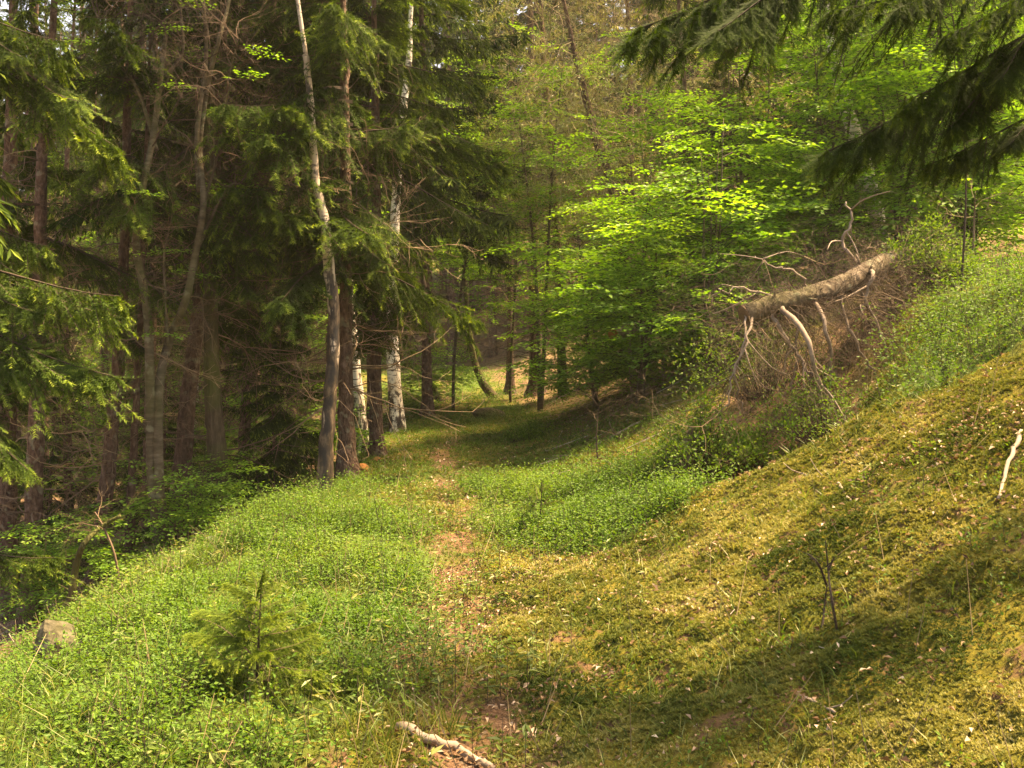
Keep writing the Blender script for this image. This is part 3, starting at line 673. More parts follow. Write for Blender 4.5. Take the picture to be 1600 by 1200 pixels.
for px_, d_, k_, lb in ((705, 46, 2, 'tall spruce closing the sky gap straight above the clearing'), (655, 43, 0, 'spruce behind the tallest birch at the far side of the clearing'), (770, 47, 0, 'tall spruce right of the sky gap at the far side of the clearing')):
    plant_tree('spruce', SPR[k_], based(px_, d_), px_, 1.25, lb, 'tree')
def hbeech(px, d, k, sc, label, rz=0): plant_tree('beech', HB[k], based(px, d), rz, sc, label, 'tree')
hbeech(845, 19, 0, .9, 'slim beech at the slope foot with bright layered leaves over the far path bend', 1)
hbeech(706, 20, 1, 1.05, 'small beech with glowing leaves just right of the tallest birch', 4)
hbeech(800, 22, 1, 1.0, 'small beech with bright leaves hanging above the slanting trunk', 2)
beech(300, 10.0, 2, .52, 'thin low beech with dull leaves in front of the forked hazel', 4)
beech(110, 9.3, 2, .5, 'small beech bush with dull leaves above the bent snag', 2)
beech(225, 15.5, 0, .9, 'beech sapling catching light between the leaning trunk and the hazel', 2)
beech(400, 18, 1, .8, 'beech sapling glowing behind the slim sunlit spruce', 3)
beech(470, 21, 1, .9, 'beech sapling lit up behind the foot of the dark birch', 5)
hbeech(250, 19, 0, .9, 'slender beech with a lit crown high in the left-hand wood', 6)
g = Geo(); rng_ = R(91)
for i_ in range(120):
    q_ = xfsegs(FSPR[rng_.integers(4)], [0, 0, rng_.uniform(.3, 6.5)], rng_.uniform(0, 6.283), rng_.normal(-.15, .3), rng_.uniform(.6, 1.5), rng_.uniform(0, 6)); q_[:, 6:] *= .6; prisms(g, q_, 0, rng_.random())
DT = (trunk_mesh('dead_spruce_trunk', 5, 11, .09, M_barks), g.mesh('dead_spruce_twigs', [M_gtwig]))
for i_, (px_, d_) in enumerate(((25, 16), (110, 15), (165, 18), (230, 13.5), (290, 17), (400, 14.5), (430, 19), (455, 16.5), (350, 22), (70, 20), (200, 23), (480, 24))):
    o_ = thing('dead_spruce', 'dead standing spruce bristling with dry golden brown twigs in the left-hand wood', 'tree', based(px_, d_), i_*1.7, 'dead spruces in the left-hand wood', .85+.03*i_)
    link('trunk', DT[0], o_); link('dead_branches', DT[1], o_)
hbeech(420, 16, 0, .8, 'beech with lit leaves behind the dark birch at left', 5)
hbeech(1490, 14, 0, 1.0, 'tall beech with backlit leaves under the dark overhanging boughs', 4)
hbeech(1350, 16, 0, 1.15, 'tall beech with backlit crown just right of the leaning birch', 2.4)
# young spruces in the understorey
def yspr(px, d, sc, label, rz=0): plant_tree('young_spruce', YSPR, based(px, d), rz, sc, label, 'tree')
yspr(430, 12, .55, 'young spruce with shaded boughs left of the dark birch')
yspr(250, 14, .62, 'young dark spruce behind the forked hazel', 2)
yspr(80, 15, .7, 'young dark spruce behind the leftmost trunks', 4)
yspr(980, 21, .9, 'young spruce standing below the leaning larch', 1)
yspr(1130, 17, .8, 'young spruce buried among the hillside beeches', 3)

# ------------------------------------------------------------------ overhanging spruce, trunk beyond the right edge
def overhang():
    bx, by = 3.9, 4.4; base = np.array([bx, by, H(bx, by)])
    o = thing('spruce', 'dark spruce whose near boughs hang into the top right corner', 'tree', base)
    g = Geo(); z = np.linspace(-.3, 6.8, 20); tube(g, np.stack([z*0, z*0, z], 1), .15*(1-.09*z.clip(0)), 12, 0, .05, R(1)); link('trunk', g.mesh('trunk', [M_barks], True), o)
    rng = R(8)
    ends = [((1560, -190), (1075, 95), 4.6, 1.0), ((1640, -60), (1330, 60), 4.0, .7), ((1680, 60), (1345, 275), 4.0, 1.0), ((1700, 10), (1440, 200), 3.8, .9), ((1700, 150), (1480, 285), 4.1, .8), ((1720, -60), (1500, 90), 3.7, .8)]
    for i, (a, b, d, s) in enumerate(ends):
        p = at(*a, d+.1); q = at(*b, d)-np.array([0, 0, .0]); g = Geo(); v = q-p; L = float(np.linalg.norm(v)); az = math.atan2(v[1], v[0]); tl = math.asin(v[2]/L)
        T = B_near[i % 2]; inst(g, T, p-base, az, tl+.30, L*1.05, rng.normal(0, .15), -.12)
        for k in range(1):
            f = rng.uniform(.15, .45); inst(g, B_near[(i+k) % 2], p+v*f+np.array([0, 0, .05])-base, az+(-1)**k*.45, tl+.15, L*.55, rng.normal(0, .3), -.12)
        root = np.array([0, 0, p[2]+.25-base[2]]); pts = spline([root, (root+p-base)/2+[0, 0, .1], p-base], 10); tube(g, pts, np.linspace(.03, .014, 10), 7, 1)
        link('bough', g.mesh('bough', [M_spruce, M_dtwig]), o)
overhang()
# spruce with low boughs reaching in from the left edge
def left_boughs():
    bx, by = -5.0, 7.4; base = np.array([bx, by, H(bx, by)])
    o = thing('spruce', 'spruce reaching low green boughs in from the left edge', 'tree', base)
    g = Geo(); z = np.linspace(-.3, 9, 20); tube(g, np.stack([z*0, z*0, z], 1), .12*(1-.09*z.clip(0)), 12, 0, .05, R(2)); link('trunk', g.mesh('trunk', [M_barks], True), o)
    rng = R(18)
    ends = [((-130, 400), (215, 520), 7.4, .9), ((-160, 470), (190, 600), 7.2, .9), ((-140, 40), (215, 200), 8.2, 1), ((-120, 0), (120, 110), 7.9, 1), ((-120, 860), (100, 875), 7.0, .6), ((-140, 560), (60, 720), 6.8, .8), ((-150, 300), (90, 430), 7.9, .8)]
    for i, (a, b, d, s) in enumerate(ends):
        p = at(*a, d); q = at(*b, d-.2); v = q-p; L = float(np.linalg.norm(v)); az = math.atan2(v[1], v[0]); tl = math.asin(v[2]/L)
        g = Geo(); inst(g, B_mid[i % 3], p-base, az, tl+.2, L*.92, rng.normal(0, .15), .03)
        for k in range(2): inst(g, B_mid[(i+k) % 3], p+v*rng.uniform(.1, .4)-base, az+(-1)**k*.4, tl+.12, L*.55, rng.normal(0, .3), .03)
        root = np.array([0, 0, p[2]+.1-base[2]]); tube(g, spline([root, p-base], 6), np.linspace(.02, .012, 6), 6, 1)
        link('bough', g.mesh('bough', [M_spruce, M_dtwig]), o)
    g = Geo(); spruce_crown(g, 78, 4.3, 9, 1.5, 6, B_far); link('crown', g.mesh('crown', [M_spruce, M_dtwig]), o)
left_boughs()

# ------------------------------------------------------------------ fallen log
def fallen_log():
    P = np.array([at(1163, 491, 8.0), at(1215, 474, 8.1), at(1270, 461, 8.25), at(1325, 441, 8.5), at(1355, 424, 8.7), at(1385, 410, 9.0), at(1412, 402, 9.35), at(1475, 392, 10.0)])
    base = P[-1].copy(); base[2] = H(base[0], base[1])
    o = thing('fallen_log', 'barkless fallen log jutting from the right bank with grey broken branches hanging down', 'log', base)
    S = spline(P-base, 40); rng = R(4); t = np.linspace(0, 1, 40); rad = (.078+.012*t)*(1+.05*np.exp(-((t-.58)/.05)**2))*(1+.05*np.sin(t*23)*np.sin(t*9)); rad[-1] *= .6; rad[-2] *= .9
    g = Geo(); tube(g, S, rad, 20, 0, .06, rng, cap=True)
    for _ in range(14):
        k = rng.integers(2, 34); dv = nrm(np.array([rng.normal(0, .5), rng.normal(-.5, .6), rng.normal(.3, .8)])); q = S[k]; ln = rad[k]+rng.uniform(.02, .10)
        tube(g, np.array([q, q+dv*ln*.8, q+dv*ln]), [.016, .010, .004], 6, 0, .2, rng); link('stem', g.mesh('log_stem', [M_barkl], True), o)
    d0 = nrm(S[0]-S[1]); g = Geo(); tube(g, np.array([S[0]+d0*.002, S[0]+d0*.012, S[0]+d0*.016]), [.077, .074, .04], 20, 0, .04, rng); link('cut_end', g.mesh('cut_end', [M_cut]), o)
    BR = [([(1190, 492), (1228, 530), (1250, 560), (1270, 585)], 8.0, .022), ([(1232, 480), (1255, 520), (1272, 560), (1280, 620), (1298, 675), (1318, 722)], 7.6, .024),
          ([(1275, 472), (1290, 510), (1300, 560), (1296, 610), (1290, 640)], 8.0, .02), ([(1357, 398), (1362, 430), (1352, 470), (1345, 490), (1322, 515)], 8.4, .02),
          ([(1358, 470), (1372, 510), (1392, 560), (1398, 590)], 8.3, .014), ([(1180, 500), (1165, 530), (1150, 590), (1160, 640)], 7.8, .013),
          ([(1330, 425), (1318, 380), (1330, 345), (1322, 315)], 8.7, .018), ([(1270, 455), (1240, 425), (1205, 415), (1180, 400)], 8.2, .011),
          ([(1215, 470), (1180, 455), (1135, 452), (1105, 470)], 8.1, .012), ([(1385, 400), (1405, 425), (1430, 455)], 8.9, .012),
          ([(1168, 498), (1160, 540), (1140, 610), (1125, 660)], 7.7, .01), ([(1240, 480), (1245, 540), (1240, 600), (1225, 660)], 8.2, .012), ([(1310, 455), (1330, 520), (1360, 575), (1385, 600)], 8.2, .013)]
    ends = []; g2 = Geo()
    for i, (pp, d, r) in enumerate(BR):
        Q = np.array([at(a, b, d+(.25 if k == 0 else 0)+rng.normal(0, .05)) for k, (a, b) in enumerate(pp)])
        if i == 1: Q[-1][2] = H(Q[-1][0], Q[-1][1])-.03
        # root the branch inside the log
        kk = np.argmin(np.linalg.norm((S+base)[:, [0, 2]]-Q[0][[0, 2]], axis=1)); Q[0] = S[kk]+base
        Q = spline(Q-base, 18); Q[1:-1] += rng.normal(0, .012, (16, 3)); g = Geo(); tube(g, Q, r*(1-.6*np.linspace(0, 1, 18)), 7, 0, .1, rng)
        for kf in range(3):
            k = rng.integers(5, 16); dq = nrm(Q[k]-Q[k-1]); dv = nrm(dq*.6+rng.normal(0, .6, 3)*[1, 1, .5]+[0, 0, -.35]); lf = rng.uniform(.15, .5)
            q2 = spline([Q[k], Q[k]+dv*lf*.5+rng.normal(0, .03, 3), Q[k]+dv*lf+rng.normal(0, .05, 3)], 7)
            tube(g, q2, r*.5*np.linspace(1, .3, 7), 5, 0, .12, rng); ends.append(q2[-1]); ends.append(q2[3])
        link('branch', g.mesh('log_branch', [M_pale], True), o)
        ends += [Q[k] for k in range(3, 18, 2)]
    g = Geo()
    for p in ends+[S[k] for k in range(2, 36, 2)]*22:
        az = rng.uniform(0, 6.28); q_ = xfsegs(FSPR[rng.integers(4)], p, az, rng.uniform(-1.4, -.1), rng.uniform(.3, .9), rng.uniform(0, 6)); q_[:, 6:] *= .6; prisms(g, q_, int(rng.random() < .55), rng.uniform(0, 1))
    link('twigs', g.mesh('log_twigs', [M_twig, M_dtwig]), o)
fallen_log()

# ------------------------------------------------------------------ ground cover (nobody could count it)
def scatter(rng, n, x0, x1, y0, y1, mask):
    x = rng.uniform(x0, x1, n); y = rng.uniform(y0, y1, n)
    k = rng.random(n) < mask(x, y); k &= np.abs(x/np.maximum(y, .1)) < .62
    return x[k], y[k]
def bilberry(name, label, regions, seed, hgt_s=.2, leaf=.021, per=15, mat_=None):
    rng = R(seed); g = Geo()
    for (n, x0, x1, y0, y1, mask, hs, ls, pr) in regions:
        x, y = scatter(rng, n, x0, x1, y0, y1, lambda x, y: mask(x, y)*(.45+.55*sstep(.35, .6, fbm(x*4.5, y*4.5, 63, 2)))); m = len(x)
        hh = hs*rng.uniform(.55, 1.2, m)*(.15+1.7*np.clip(fbm(x*2.4, y*2.4, 61, 3)-.12, 0, 1))*(.7+.6*vnoise(x*9, y*9, 62))
        b = np.stack([x, y, hgt(x, y)], 1); lean = rng.normal(0, .35, (m, 3)); lean[:, 2] = 1; lean = nrm(lean)
        tip = b+lean*hh[:, None]
        prisms(g, np.concatenate([b-[0, 0, .02], tip, np.full((m, 1), .0016), np.full((m, 1), .001)], 1), 1, .4)
        pv = np.clip(.5+.9*(fbm(x*1.1, y*1.1, 71, 3)-.5), 0, 1)
        for k in range(pr):
            f = (.22+.80*(k+rng.random(m))/pr).clip(0, 1)
            off = rng.normal(0, 1, (m, 3))*np.array([1, 1, .35])*(.055*hs/.2)*(.35+f)[:, None]
            P = b+lean*(hh*f)[:, None]+off
            D = nrm(off+np.array([0, 0, .012])+rng.normal(0, .01, (m, 3))); Nn = nrm(rng.normal(0, .4, (m, 3))+[0, 0, 1])
            leaves(g, P, D, Nn, ls*rng.uniform(.75, 1.25, m), ls*.58, 0, np.clip(pv*.45+.18+.35*f*rng.random(m)+rng.normal(0, .08, m), 0, 1), .15)
    return tag(link(name, g.mesh(name, [mat_ or M_bilb, M_dtwig])), label, 'bilberry', None, 'stuff')
hole = lambda x, y: 1-.92*sstep(.50, .58, fbm(x*2.1+4, y*2.1, 66, 3)+.12*(1-sstep(3.8, 5.4, y))-.03)
mk = lambda P, s=.28: (lambda x, y: hole(x, y)*poly_mask(x+(fbm(x*1.6, y*1.6, 31, 3)-.5)*.5, y, P, s)*(1-m_path(x, y)*.9))
bilberry('bilberry_carpet', 'knee-low bright green bilberry carpet left of the path', [(17000, -3.1, 0, 3.1, 10.3, mk(PA), .20, .0215, 23)], 1)
bilberry('bilberry_patch', 'bright bilberry patch right of the path below the small stump', [(9500, -.8, 1.5, 6, 10.8, mk(PB), .20, .023, 21)], 2)
bilberry('bilberry_bank', 'bilberry bushes crowning the steep bank at the right edge', [(15000, 1.7, 8, 5.8, 13, lambda x, y: (1-.9*sstep(.5, .6, fbm(x*1.6, y*1.6, 67, 3)))*poly_mask(x+(fbm(x*1.6, y*1.6, 31, 3)-.5)*.5, y+(fbm(x*1.6, y*1.6, 31, 3)-.5)*.5, PC, .2), .33, .026, 15)], 3)
def m_low(x, y): return (1-m_green(x, y))*(1-m_path(x, y))*(1-m_litter(x, y)*.85)*sstep(.38, .62, fbm(x*.9+2, y*.7, 91, 3)+.28*sstep(9.5, 11, y)*(1-sstep(1.6, 2.6, x-path_x(y))))
bilberry('low_ground_cover', 'low leafy ground cover filling the clearing along the path', [
    (9000, -2.6, 1.6, 9.5, 20, m_low, .11, .026, 9), (6500, -4, 2, 19, 44, m_low, .14, .05, 7),
    (6000, -6.5, -1.9, 3.5, 13, lambda x, y: (.04+.35*sstep(.52, .64, fbm(x*1.1, y*1.1, 95, 3)))*m_litter(x, y)*(1-sstep(-3.2, -5.5, x)*.7), .13, .023, 11),
    (2500, -2.9, 4, 2.6, 8, lambda x, y: (1-m_green(x, y))*(1-m_path(x, y))*sstep(.60, .70, fbm(x*1.5, y*1.5, 97, 3)), .08, .02, 8)], 4)

def moss():
    rng = R(6); g = Geo()
    def msk(x, y): return (1-m_green(x, y)*.9)*(1-m_path(x, y))*(1-m_litter(x, y))*(.35+.65*sstep(.36, .50, fbm(x*3.1, y*3.1, 15, 4)))
    for (n, x0, x1, y0, y1, s) in ((60000, -1.5, 2.2, 2.2, 3.8, .012), (85000, -1.9, 3.0, 3.6, 6.2, .017), (52000, -1.5, 4.6, 6.2, 10, .024), (22000, -2.5, 4, 9, 20, .035)):
        x, y = scatter(rng, n, x0, x1, y0, y1, msk); m = len(x)
        mo = cushion(x, y)*(1-m_path(x, y))*(1-m_litter(x, y))
        b = np.stack([x, y, hgt(x, y)+mo+.004], 1); tone = np.clip(.5+1.6*(fbm(x*2.3, y*2.3, 16, 4)-.5)+rng.normal(0, .12, m), 0, 1)
        for k in range(5):
            a = rng.uniform(0, 6.28, m); D = nrm(np.stack([np.cos(a)*.8, np.sin(a)*.8, rng.uniform(.3, 1.4, m)], 1))
            leaves(g, b, D, nrm(rng.normal(0, .5, (m, 3))+[0, 0, 1]), s*rng.uniform(.7, 1.4, m), s*.42, 0, tone, .1)
    tag(link('moss_carpet', g.mesh('moss_carpet', [M_moss])), 'golden green moss carpet over the right-hand slope', 'moss', None, 'stuff')
moss()
def grass():
    rng = R(7); g = Geo()
    x, y = scatter(rng, 30000, -3, 4, 2.2, 20, lambda x, y: sstep(.50, .66, fbm(x*2.0, y*2.0, 25, 3)+.10*rng.random(len(x)))*(1-m_litter(x, y)*.8)*(1-m_path(x, y)*.6))
    m = len(x); b = np.stack([x, y, hgt(x, y)-.005], 1)
    for k in range(2):
        a = rng.uniform(0, 6.28, m); h = rng.uniform(.04, .13, m)*(1+.03*y); d = nrm(np.stack([np.cos(a)*.5, np.sin(a)*.5, np.ones(m)], 1)); s = nrm(np.cross(d, rng.normal(0, 1, (m, 3))))*.0018
        p1 = b+d*h[:, None]*.55; p2 = b+d*h[:, None]*.9+np.stack([np.cos(a), np.sin(a), a*0], 1)*h[:, None]*.35
        V = np.stack([b-s, b+s, p1+s, p1-s, p2], 1).reshape(-1, 3); i = np.arange(m)[:, None]*5
        g.add(V, np.concatenate([i+[[0, 1, 2]], i+[[0, 2, 3]], i+[[3, 2, 4]]]), 0, np.repeat(rng.random(m), 5))
    x, y = scatter(rng, 9000, -3.2, .3, 2.4, 9, lambda x, y: sstep(.54, .64, fbm(x*2.4, y*2.4, 27, 3)+.1*(1-sstep(3.8, 5.4, y)))*(1-m_path(x, y))*(x < path_x(y)))
    m = len(x); b = np.stack([x, y, hgt(x, y)-.005], 1)
    for k in range(2):
        a = rng.uniform(0, 6.28, m); h = rng.uniform(.10, .26, m); d = nrm(np.stack([np.cos(a)*.35, np.sin(a)*.35, np.ones(m)], 1)); q = nrm(np.cross(d, rng.normal(0, 1, (m, 3))))*.0018
        p1 = b+d*h[:, None]*.55; p2 = b+d*h[:, None]*.9+np.stack([np.cos(a), np.sin(a), a*0], 1)*h[:, None]*.4
        V = np.stack([b-q, b+q, p1+q, p1-q, p2], 1).reshape(-1, 3); i = np.arange(m)[:, None]*5
        g.add(V, np.concatenate([i+[[0, 1, 2]], i+[[0, 2, 3]], i+[[3, 2, 4]]]), 0, np.repeat(rng.random(m), 5))
    tag(link('grass', g.mesh('grass', [M_grass])), 'thin tufts of green and straw coloured grass in the moss', 'grass', None, 'stuff')
grass()
def litter():
    rng = R(9); g = Geo()
    def msk(x, y):
        r = .10+.90*sstep(.50, .64, fbm(x*2.6, y*2.6, 35, 4)+.10*sstep(.6, 2.6, x)*sstep(5.2, 3, y))*(.3+.7*sstep(.4, .6, vnoise(x*8, y*8, 3)))
        return np.clip(np.maximum(r*(1-m_green(x, y)), m_path(x, y)*.9), 0, 1)
    for (n, x0, x1, y0, y1, s) in ((24000, -1.8, 3.2, 2.2, 6.5, .029), (15000, -2, 5, 6.5, 16, .042), (9000, -9, -2, 5, 22, .055)):
        x, y = scatter(rng, n, x0, x1, y0, y1, msk); m = len(x)
        b = np.stack([x, y, hgt(x, y)+cushion(x, y)*(1-m_path(x, y))*(1-m_litter(x, y))+rng.uniform(.006, .026, m)], 1); a = rng.uniform(0, 6.28, m)
        D = np.stack([np.cos(a), np.sin(a), rng.normal(.25, .35, m)], 1)
        leaves(g, b, D, nrm(rng.normal(0, .45, (m, 3))+[-.2, 0, 1]), s*rng.uniform(.35, 1.3, m), s*rng.uniform(.25, .75, m), 0, rng.beta(1.1, 1.6, m), rng.choice([.15, .5]))
    tag(link('leaf_litter', g.mesh('leaf_litter', [M_dead])), 'scattered pale and russet dead leaves on moss and path', 'fallen leaves', None, 'stuff')
    g = Geo()
    for (n, x0, x1, y0, y1, s) in ((900, -1.5, 3, 2.3, 9, .05), (2600, -12, -1.9, 4, 26, .4), (500, .5, 6, 9, 20, .4)):
        x, y = scatter(rng, n, x0, x1, y0, y1, lambda x, y: np.ones(len(x))); m = len(x); a = rng.uniform(0, 6.28, m); l = s*rng.uniform(.4, 1.5, m)
        x2 = x+np.cos(a)*l; y2 = y+np.sin(a)*l
        prisms(g, np.concatenate([np.stack([x, y, hgt(x, y)+.012], 1), np.stack([x2, y2, hgt(x2, y2)+.02+rng.uniform(0, .12, m)*l], 1), (l*.010+.0012)[:, None], (l*.005+.001)[:, None]], 1), 0, np.repeat(rng.random(m), 6))
    tag(link('twig_litter', g.mesh('twig_litter', [M_pale])), 'small dry twigs strewn over the forest floor', 'twigs', None, 'stuff')
litter()

# ------------------------------------------------------------------ single small things
def seedling(px, py, h, label, seed, T=B_near+B_mid, name='spruce_seedling', n=22):
    p = ground_px(px, py); o = thing(name, label, 'seedling', p); rng = R(seed)
    g = Geo(); z = np.linspace(-.04, h, 8); tube(g, np.stack([z*.05, z*0, z], 1), np.linspace(.008, .002, 8), 6); link('trunk', g.mesh('seedling_trunk', [M_dtwig], True), o)
    g = Geo()
    for i in range(n):
        f = (i+.5)/n; inst(g, T[rng.integers(len(T))], [0, 0, h*(.06+.9*f)], i*2.4, .25+.5*f, h*(.75*(1-f)**.8+.10)*rng.uniform(.6, 1.15), rng.normal(0, .3), .42)
    inst(g, T[0], [0, 0, h*.8], 0, 1.5, h*.25, 0, .2); link('crown', g.mesh('seedling_crown', [M_spruce, M_dtwig]), o)
seedling(400, 1085, .48, 'young spruce seedling with feathery fronds in the bilberries, bottom left', 1, n=30)
seedling(843, 835, .38, 'tiny upright spruce seedling in the bilberry patch right of the path', 2, B_mid, n=10)
def bush(px, py, h, wd, label, seed, n, mat_=M_bilb, leaf=.026, name='bilberry_bush', lift=0):
    p = ground_px(px, py); rng = R(seed); o = thing(name, label, 'bush', p); g = Geo(); gs = Geo()
    a = rng.uniform(0, 6.28, n); r = wd*rng.random(n)**.6*(.55+.9*vnoise(a*1.1+seed, a*0+seed, seed)); z = h*rng.uniform(.1, 1, n)**.7*(1-.45*np.clip(r/wd, 0, 1))*(.45+1.0*vnoise(np.cos(a)*r/wd*2.5+seed, np.sin(a)*r/wd*2.5, seed+1))+lift
    P = np.stack([np.cos(a)*r, np.sin(a)*r*.8, z], 1); k = rng.integers(0, n, n*12); Q = P[k]+rng.normal(0, .04, (n*12, 3)); D = nrm(Q-P[k]+[0, 0, .02])
    leaves(g, Q, D, nrm(rng.normal(0, .5, (n*12, 3))+[0, 0, 1]), leaf*rng.uniform(.7, 1.3, n*12), leaf*.6, 0, rng.uniform(.2, .9, n*12), .15); link('crown', g.mesh('bush_leaves', [mat_]), o)
    prisms(gs, np.concatenate([P*[.3, .3, 0]-[0, 0, .03], P, np.full((n, 1), .003), np.full((n, 1), .0012)], 1)); link('stem', gs.mesh('bush_stems', [M_dtwig]), o); return o
bush(830, 693, .36, .34, 'small round green bush beside the path at the slope foot', 5, 220, leaf=.03)
bush(1095, 742, .55, .44, 'tall bilberry mound growing over the rotten stump', 6, 330, leaf=.030)
bush(1175, 735, .35, .35, 'loose green bush between the stump and the hanging log twigs', 7, 180)
bush(1195, 620, .8, .6, 'leafy bush under the log twigs at mid right', 8, 260)
bush(1455, 440, .5, .45, 'bilberry tangle hiding the right end of the fallen log', 15, 300, M_bilb, leaf=.032)
bush(1290, 690, .45, .5, 'low bush in the hollow under the hanging branches', 9, 260)

def stick(pts, r, label, m=M_pale, name='stick', lift=.01, cat='stick', forks=0, n=16):
    G_ = [ground_px(*p) for p in pts]; P = np.array(G_); P[:, 2] += lift+r; base = P[0].copy(); rng = R(int(pts[0][0])); S = spline(P-base, n); S += rng.normal(0, r*.25, S.shape)
    g = Geo(); tube(g, S, r*np.linspace(1, .55, n), 8, 0, .12, rng)
    for k in range(forks):
        q = S[rng.integers(3, n-2)]; d = nrm(rng.normal(0, 1, 3)*[1, 1, .3]); tube(g, spline([q, q+d*r*8, q+d*r*14+[0, 0, r*3]], 5), np.linspace(r*.5, r*.2, 5), 5)
    o = link(name, g.mesh(name, [m], True), None, tuple(base)); return tag(o, label, cat)
stick([(628, 1140), (665, 1158), (705, 1170), (745, 1190), (770, 1206)], .022, 'smooth tree root surfacing across the path at the bottom edge', M_pale, 'tree_root', -.012, 'root')
stick([(1442, 1118), (1434, 1140), (1446, 1165), (1466, 1180)], .009, 'short curved whitish stick on the moss, bottom right')
stick([(1246, 1096), (1275, 1108), (1305, 1124)], .008, 'grey forked stick lying among dead leaves near the bottom', forks=2)
stick([(1597, 690), (1578, 735), (1560, 795)], .012, 'long straight pale stick on the slope at the right edge', lift=.03)
stick([(1232, 740), (1262, 748), (1300, 758)], .009, 'thin stick pointing left below the dark hollow', forks=2)
stick([(1310, 762), (1320, 775), (1328, 788)], .009, 'short stub stick on the moss below the hollow')
stick([(233, 876), (255, 886), (280, 900)], .018, 'pale stick poking from the bank below the hazel', lift=.03)
stick([(150, 1022), (172, 1014), (192, 1004)], .012, 'dark twig lying in bilberries right of the mossy stone', M_dtwig)
stick([(20, 1050), (60, 1030), (105, 1000)], .015, 'weathered stick leaning against the mossy stone', lift=.04, forks=3)
stick([(0, 1075), (45, 1048), (95, 1040)], .012, 'brown stick below the mossy stone at the left edge', lift=.03, forks=3)
stick([(1060, 720), (1048, 700), (1050, 690)], .01, 'small pale stick beside the rotten stump')
stick([(410, 775), (450, 752), (492, 733)], .055, 'dark dead limb lying on the bank left of the dark birch', M_barkm, 'dead_limb', .1, 'dead limb', forks=3)
stick([(955, 526), (990, 518), (1035, 508)], .09, 'cut log with orange end half hidden among the beech leaves', M_barkl, 'cut_log', .6, 'log') if False else None
stick([(930, 702), (955, 690), (1000, 665)], .02, 'grey stick on the leaf strewn slope behind the bilberry patch', lift=.02, forks=2)
stick([(1385, 735), (1365, 715), (1350, 700)], .006, 'tiny bent twig on moss right of the hollow')

# cut log among the beech leaves, resting on the hillside
def cut_log():
    a = at(958, 522, 13.5); b = at(1050, 500, 14.6); a[2] = max(a[2], H(a[0], a[1])+.08); base = a.copy()
    o = thing('cut_log', 'short cut log with reddish end showing among the beech leaves', 'log', base); g = Geo(); tube(g, spline([a-base, b-base], 12), np.linspace(.085, .10, 12), 14, 0, .05, R(2)); link('stem', g.mesh('cut_log_stem', [M_barkl], True), o)
    d0 = nrm(a-b); g = Geo(); tube(g, np.array([d0*.002, d0*.012]), [.082, .078], 14, 0, .03, R(1)); link('cut_end', g.mesh('cut_end', [M_rot]), o)
    for t in (.25, .8):      # two stubs prop it on the slope
        q = a+(b-a)*t; g = Geo(); tube(g, spline([q-base, np.array([q[0]+.05, q[1], H(q[0]+.05, q[1])-.1])-base], 8), np.linspace(.03, .02, 8), 7, 0, .1, R(3)); link('branch', g.mesh('log_prop', [M_pale], True), o)
cut_log()

def rock(px, py, s, label, seed, m=M_rock, name='mossy_stone', cat='stone'):
    import bmesh
    p = ground_px(px, py); bm = bmesh.new(); bmesh.ops.create_icosphere(bm, subdivisions=3, radius=1)
    V = np.array([v.co[:] for v in bm.verts]); F = np.array([[v.index for v in f.verts] for f in bm.faces]); bm.free()
    rng = R(seed)
    for _ in range(9):
        n = nrm(rng.normal(0, 1, 3)); c = rng.uniform(.55, .85); dd = V@n; V = V-np.outer(np.maximum(dd-c, 0), n)
    V += .06*nrm(V)*(fbm(V[:, 0]*3+V[:, 2]*2, V[:, 1]*3, seed, 3)-.5)[:, None]; g = Geo(); g.add(V*np.array(s)+[0, 0, s[2]*.35], F)
    return tag(link(name, g.mesh(name, [m]), None, tuple(p)), label, cat)
rock(92, 1052, (.12, .12, .23), 'pointed mossy stone at the foot of the leftmost bank', 3)
rock(566, 742, (.09, .09, .10), 'chunk of orange rotten wood beside the middle birch', 5, M_rot, 'rotten_wood', 'wood chunk')
rock(590, 722, (.10, .07, .06), 'brown rotten wood piece just above the orange chunk', 6, M_rot, 'rotten_wood', 'wood chunk')
rock(762, 655, (.35, .22, .16), 'low dark stump on the grass right of the far path bend', 8, M_barkm, 'low_stump', 'stump')

# bent dark snag and bare twigs
def bare(px, py, stems, d=None, r=.02, label='', name='bare_sapling', m=M_dtwig, cat='sapling', twigs=5, seed=1, ts=.5):
    p = ground_px(px, py); d = p[1]; rng = R(seed); tp = []; g = Geo()
    for q in stems:
        P = np.array([at(a, b, d+rng.normal(0, .03)) for a, b in q])
        if q[0] == (px, py): P[0] = p-[0, 0, .05]
        P = spline(P-p, 18); tube(g, P, r*np.linspace(1, .35, 18), 7, 0, .1, rng); tp += [P[k] for k in range(6, 18, 2)]
    for _ in range(twigs): prisms(g, xfsegs(DSPR[rng.integers(8)], tp[rng.integers(len(tp))], rng.uniform(0, 6.28), rng.uniform(-.2, .9), ts*rng.uniform(.5, 1.2), 0), 0, rng.random())
    tag(link(name, g.mesh(name, [m], True), None, tuple(p)), label, cat)
bare(98, 985, [[(98, 985), (112, 930), (120, 880), (132, 848), (160, 822), (188, 806)]], r=.035, label='bent dark snag curving right beside the mossy stone', name='snag', m=M_barkm, cat='snag', twigs=3, seed=2)
bare(1312, 988, [[(1312, 988), (1300, 940), (1294, 890), (1290, 845)], [(1284, 990), (1288, 950), (1292, 915)], [(1292, 915), (1278, 880), (1262, 865)], [(1294, 890), (1304, 870)]], r=.006, label='dead dark twiggy seedling standing on the moss at right', twigs=6, seed=3, ts=.22)
bare(935, 722, [[(935, 722), (932, 690), (934, 650), (938, 625)]], r=.009, label='thin leafless sapling above the bilberry patch', twigs=10, seed=4, ts=.45)
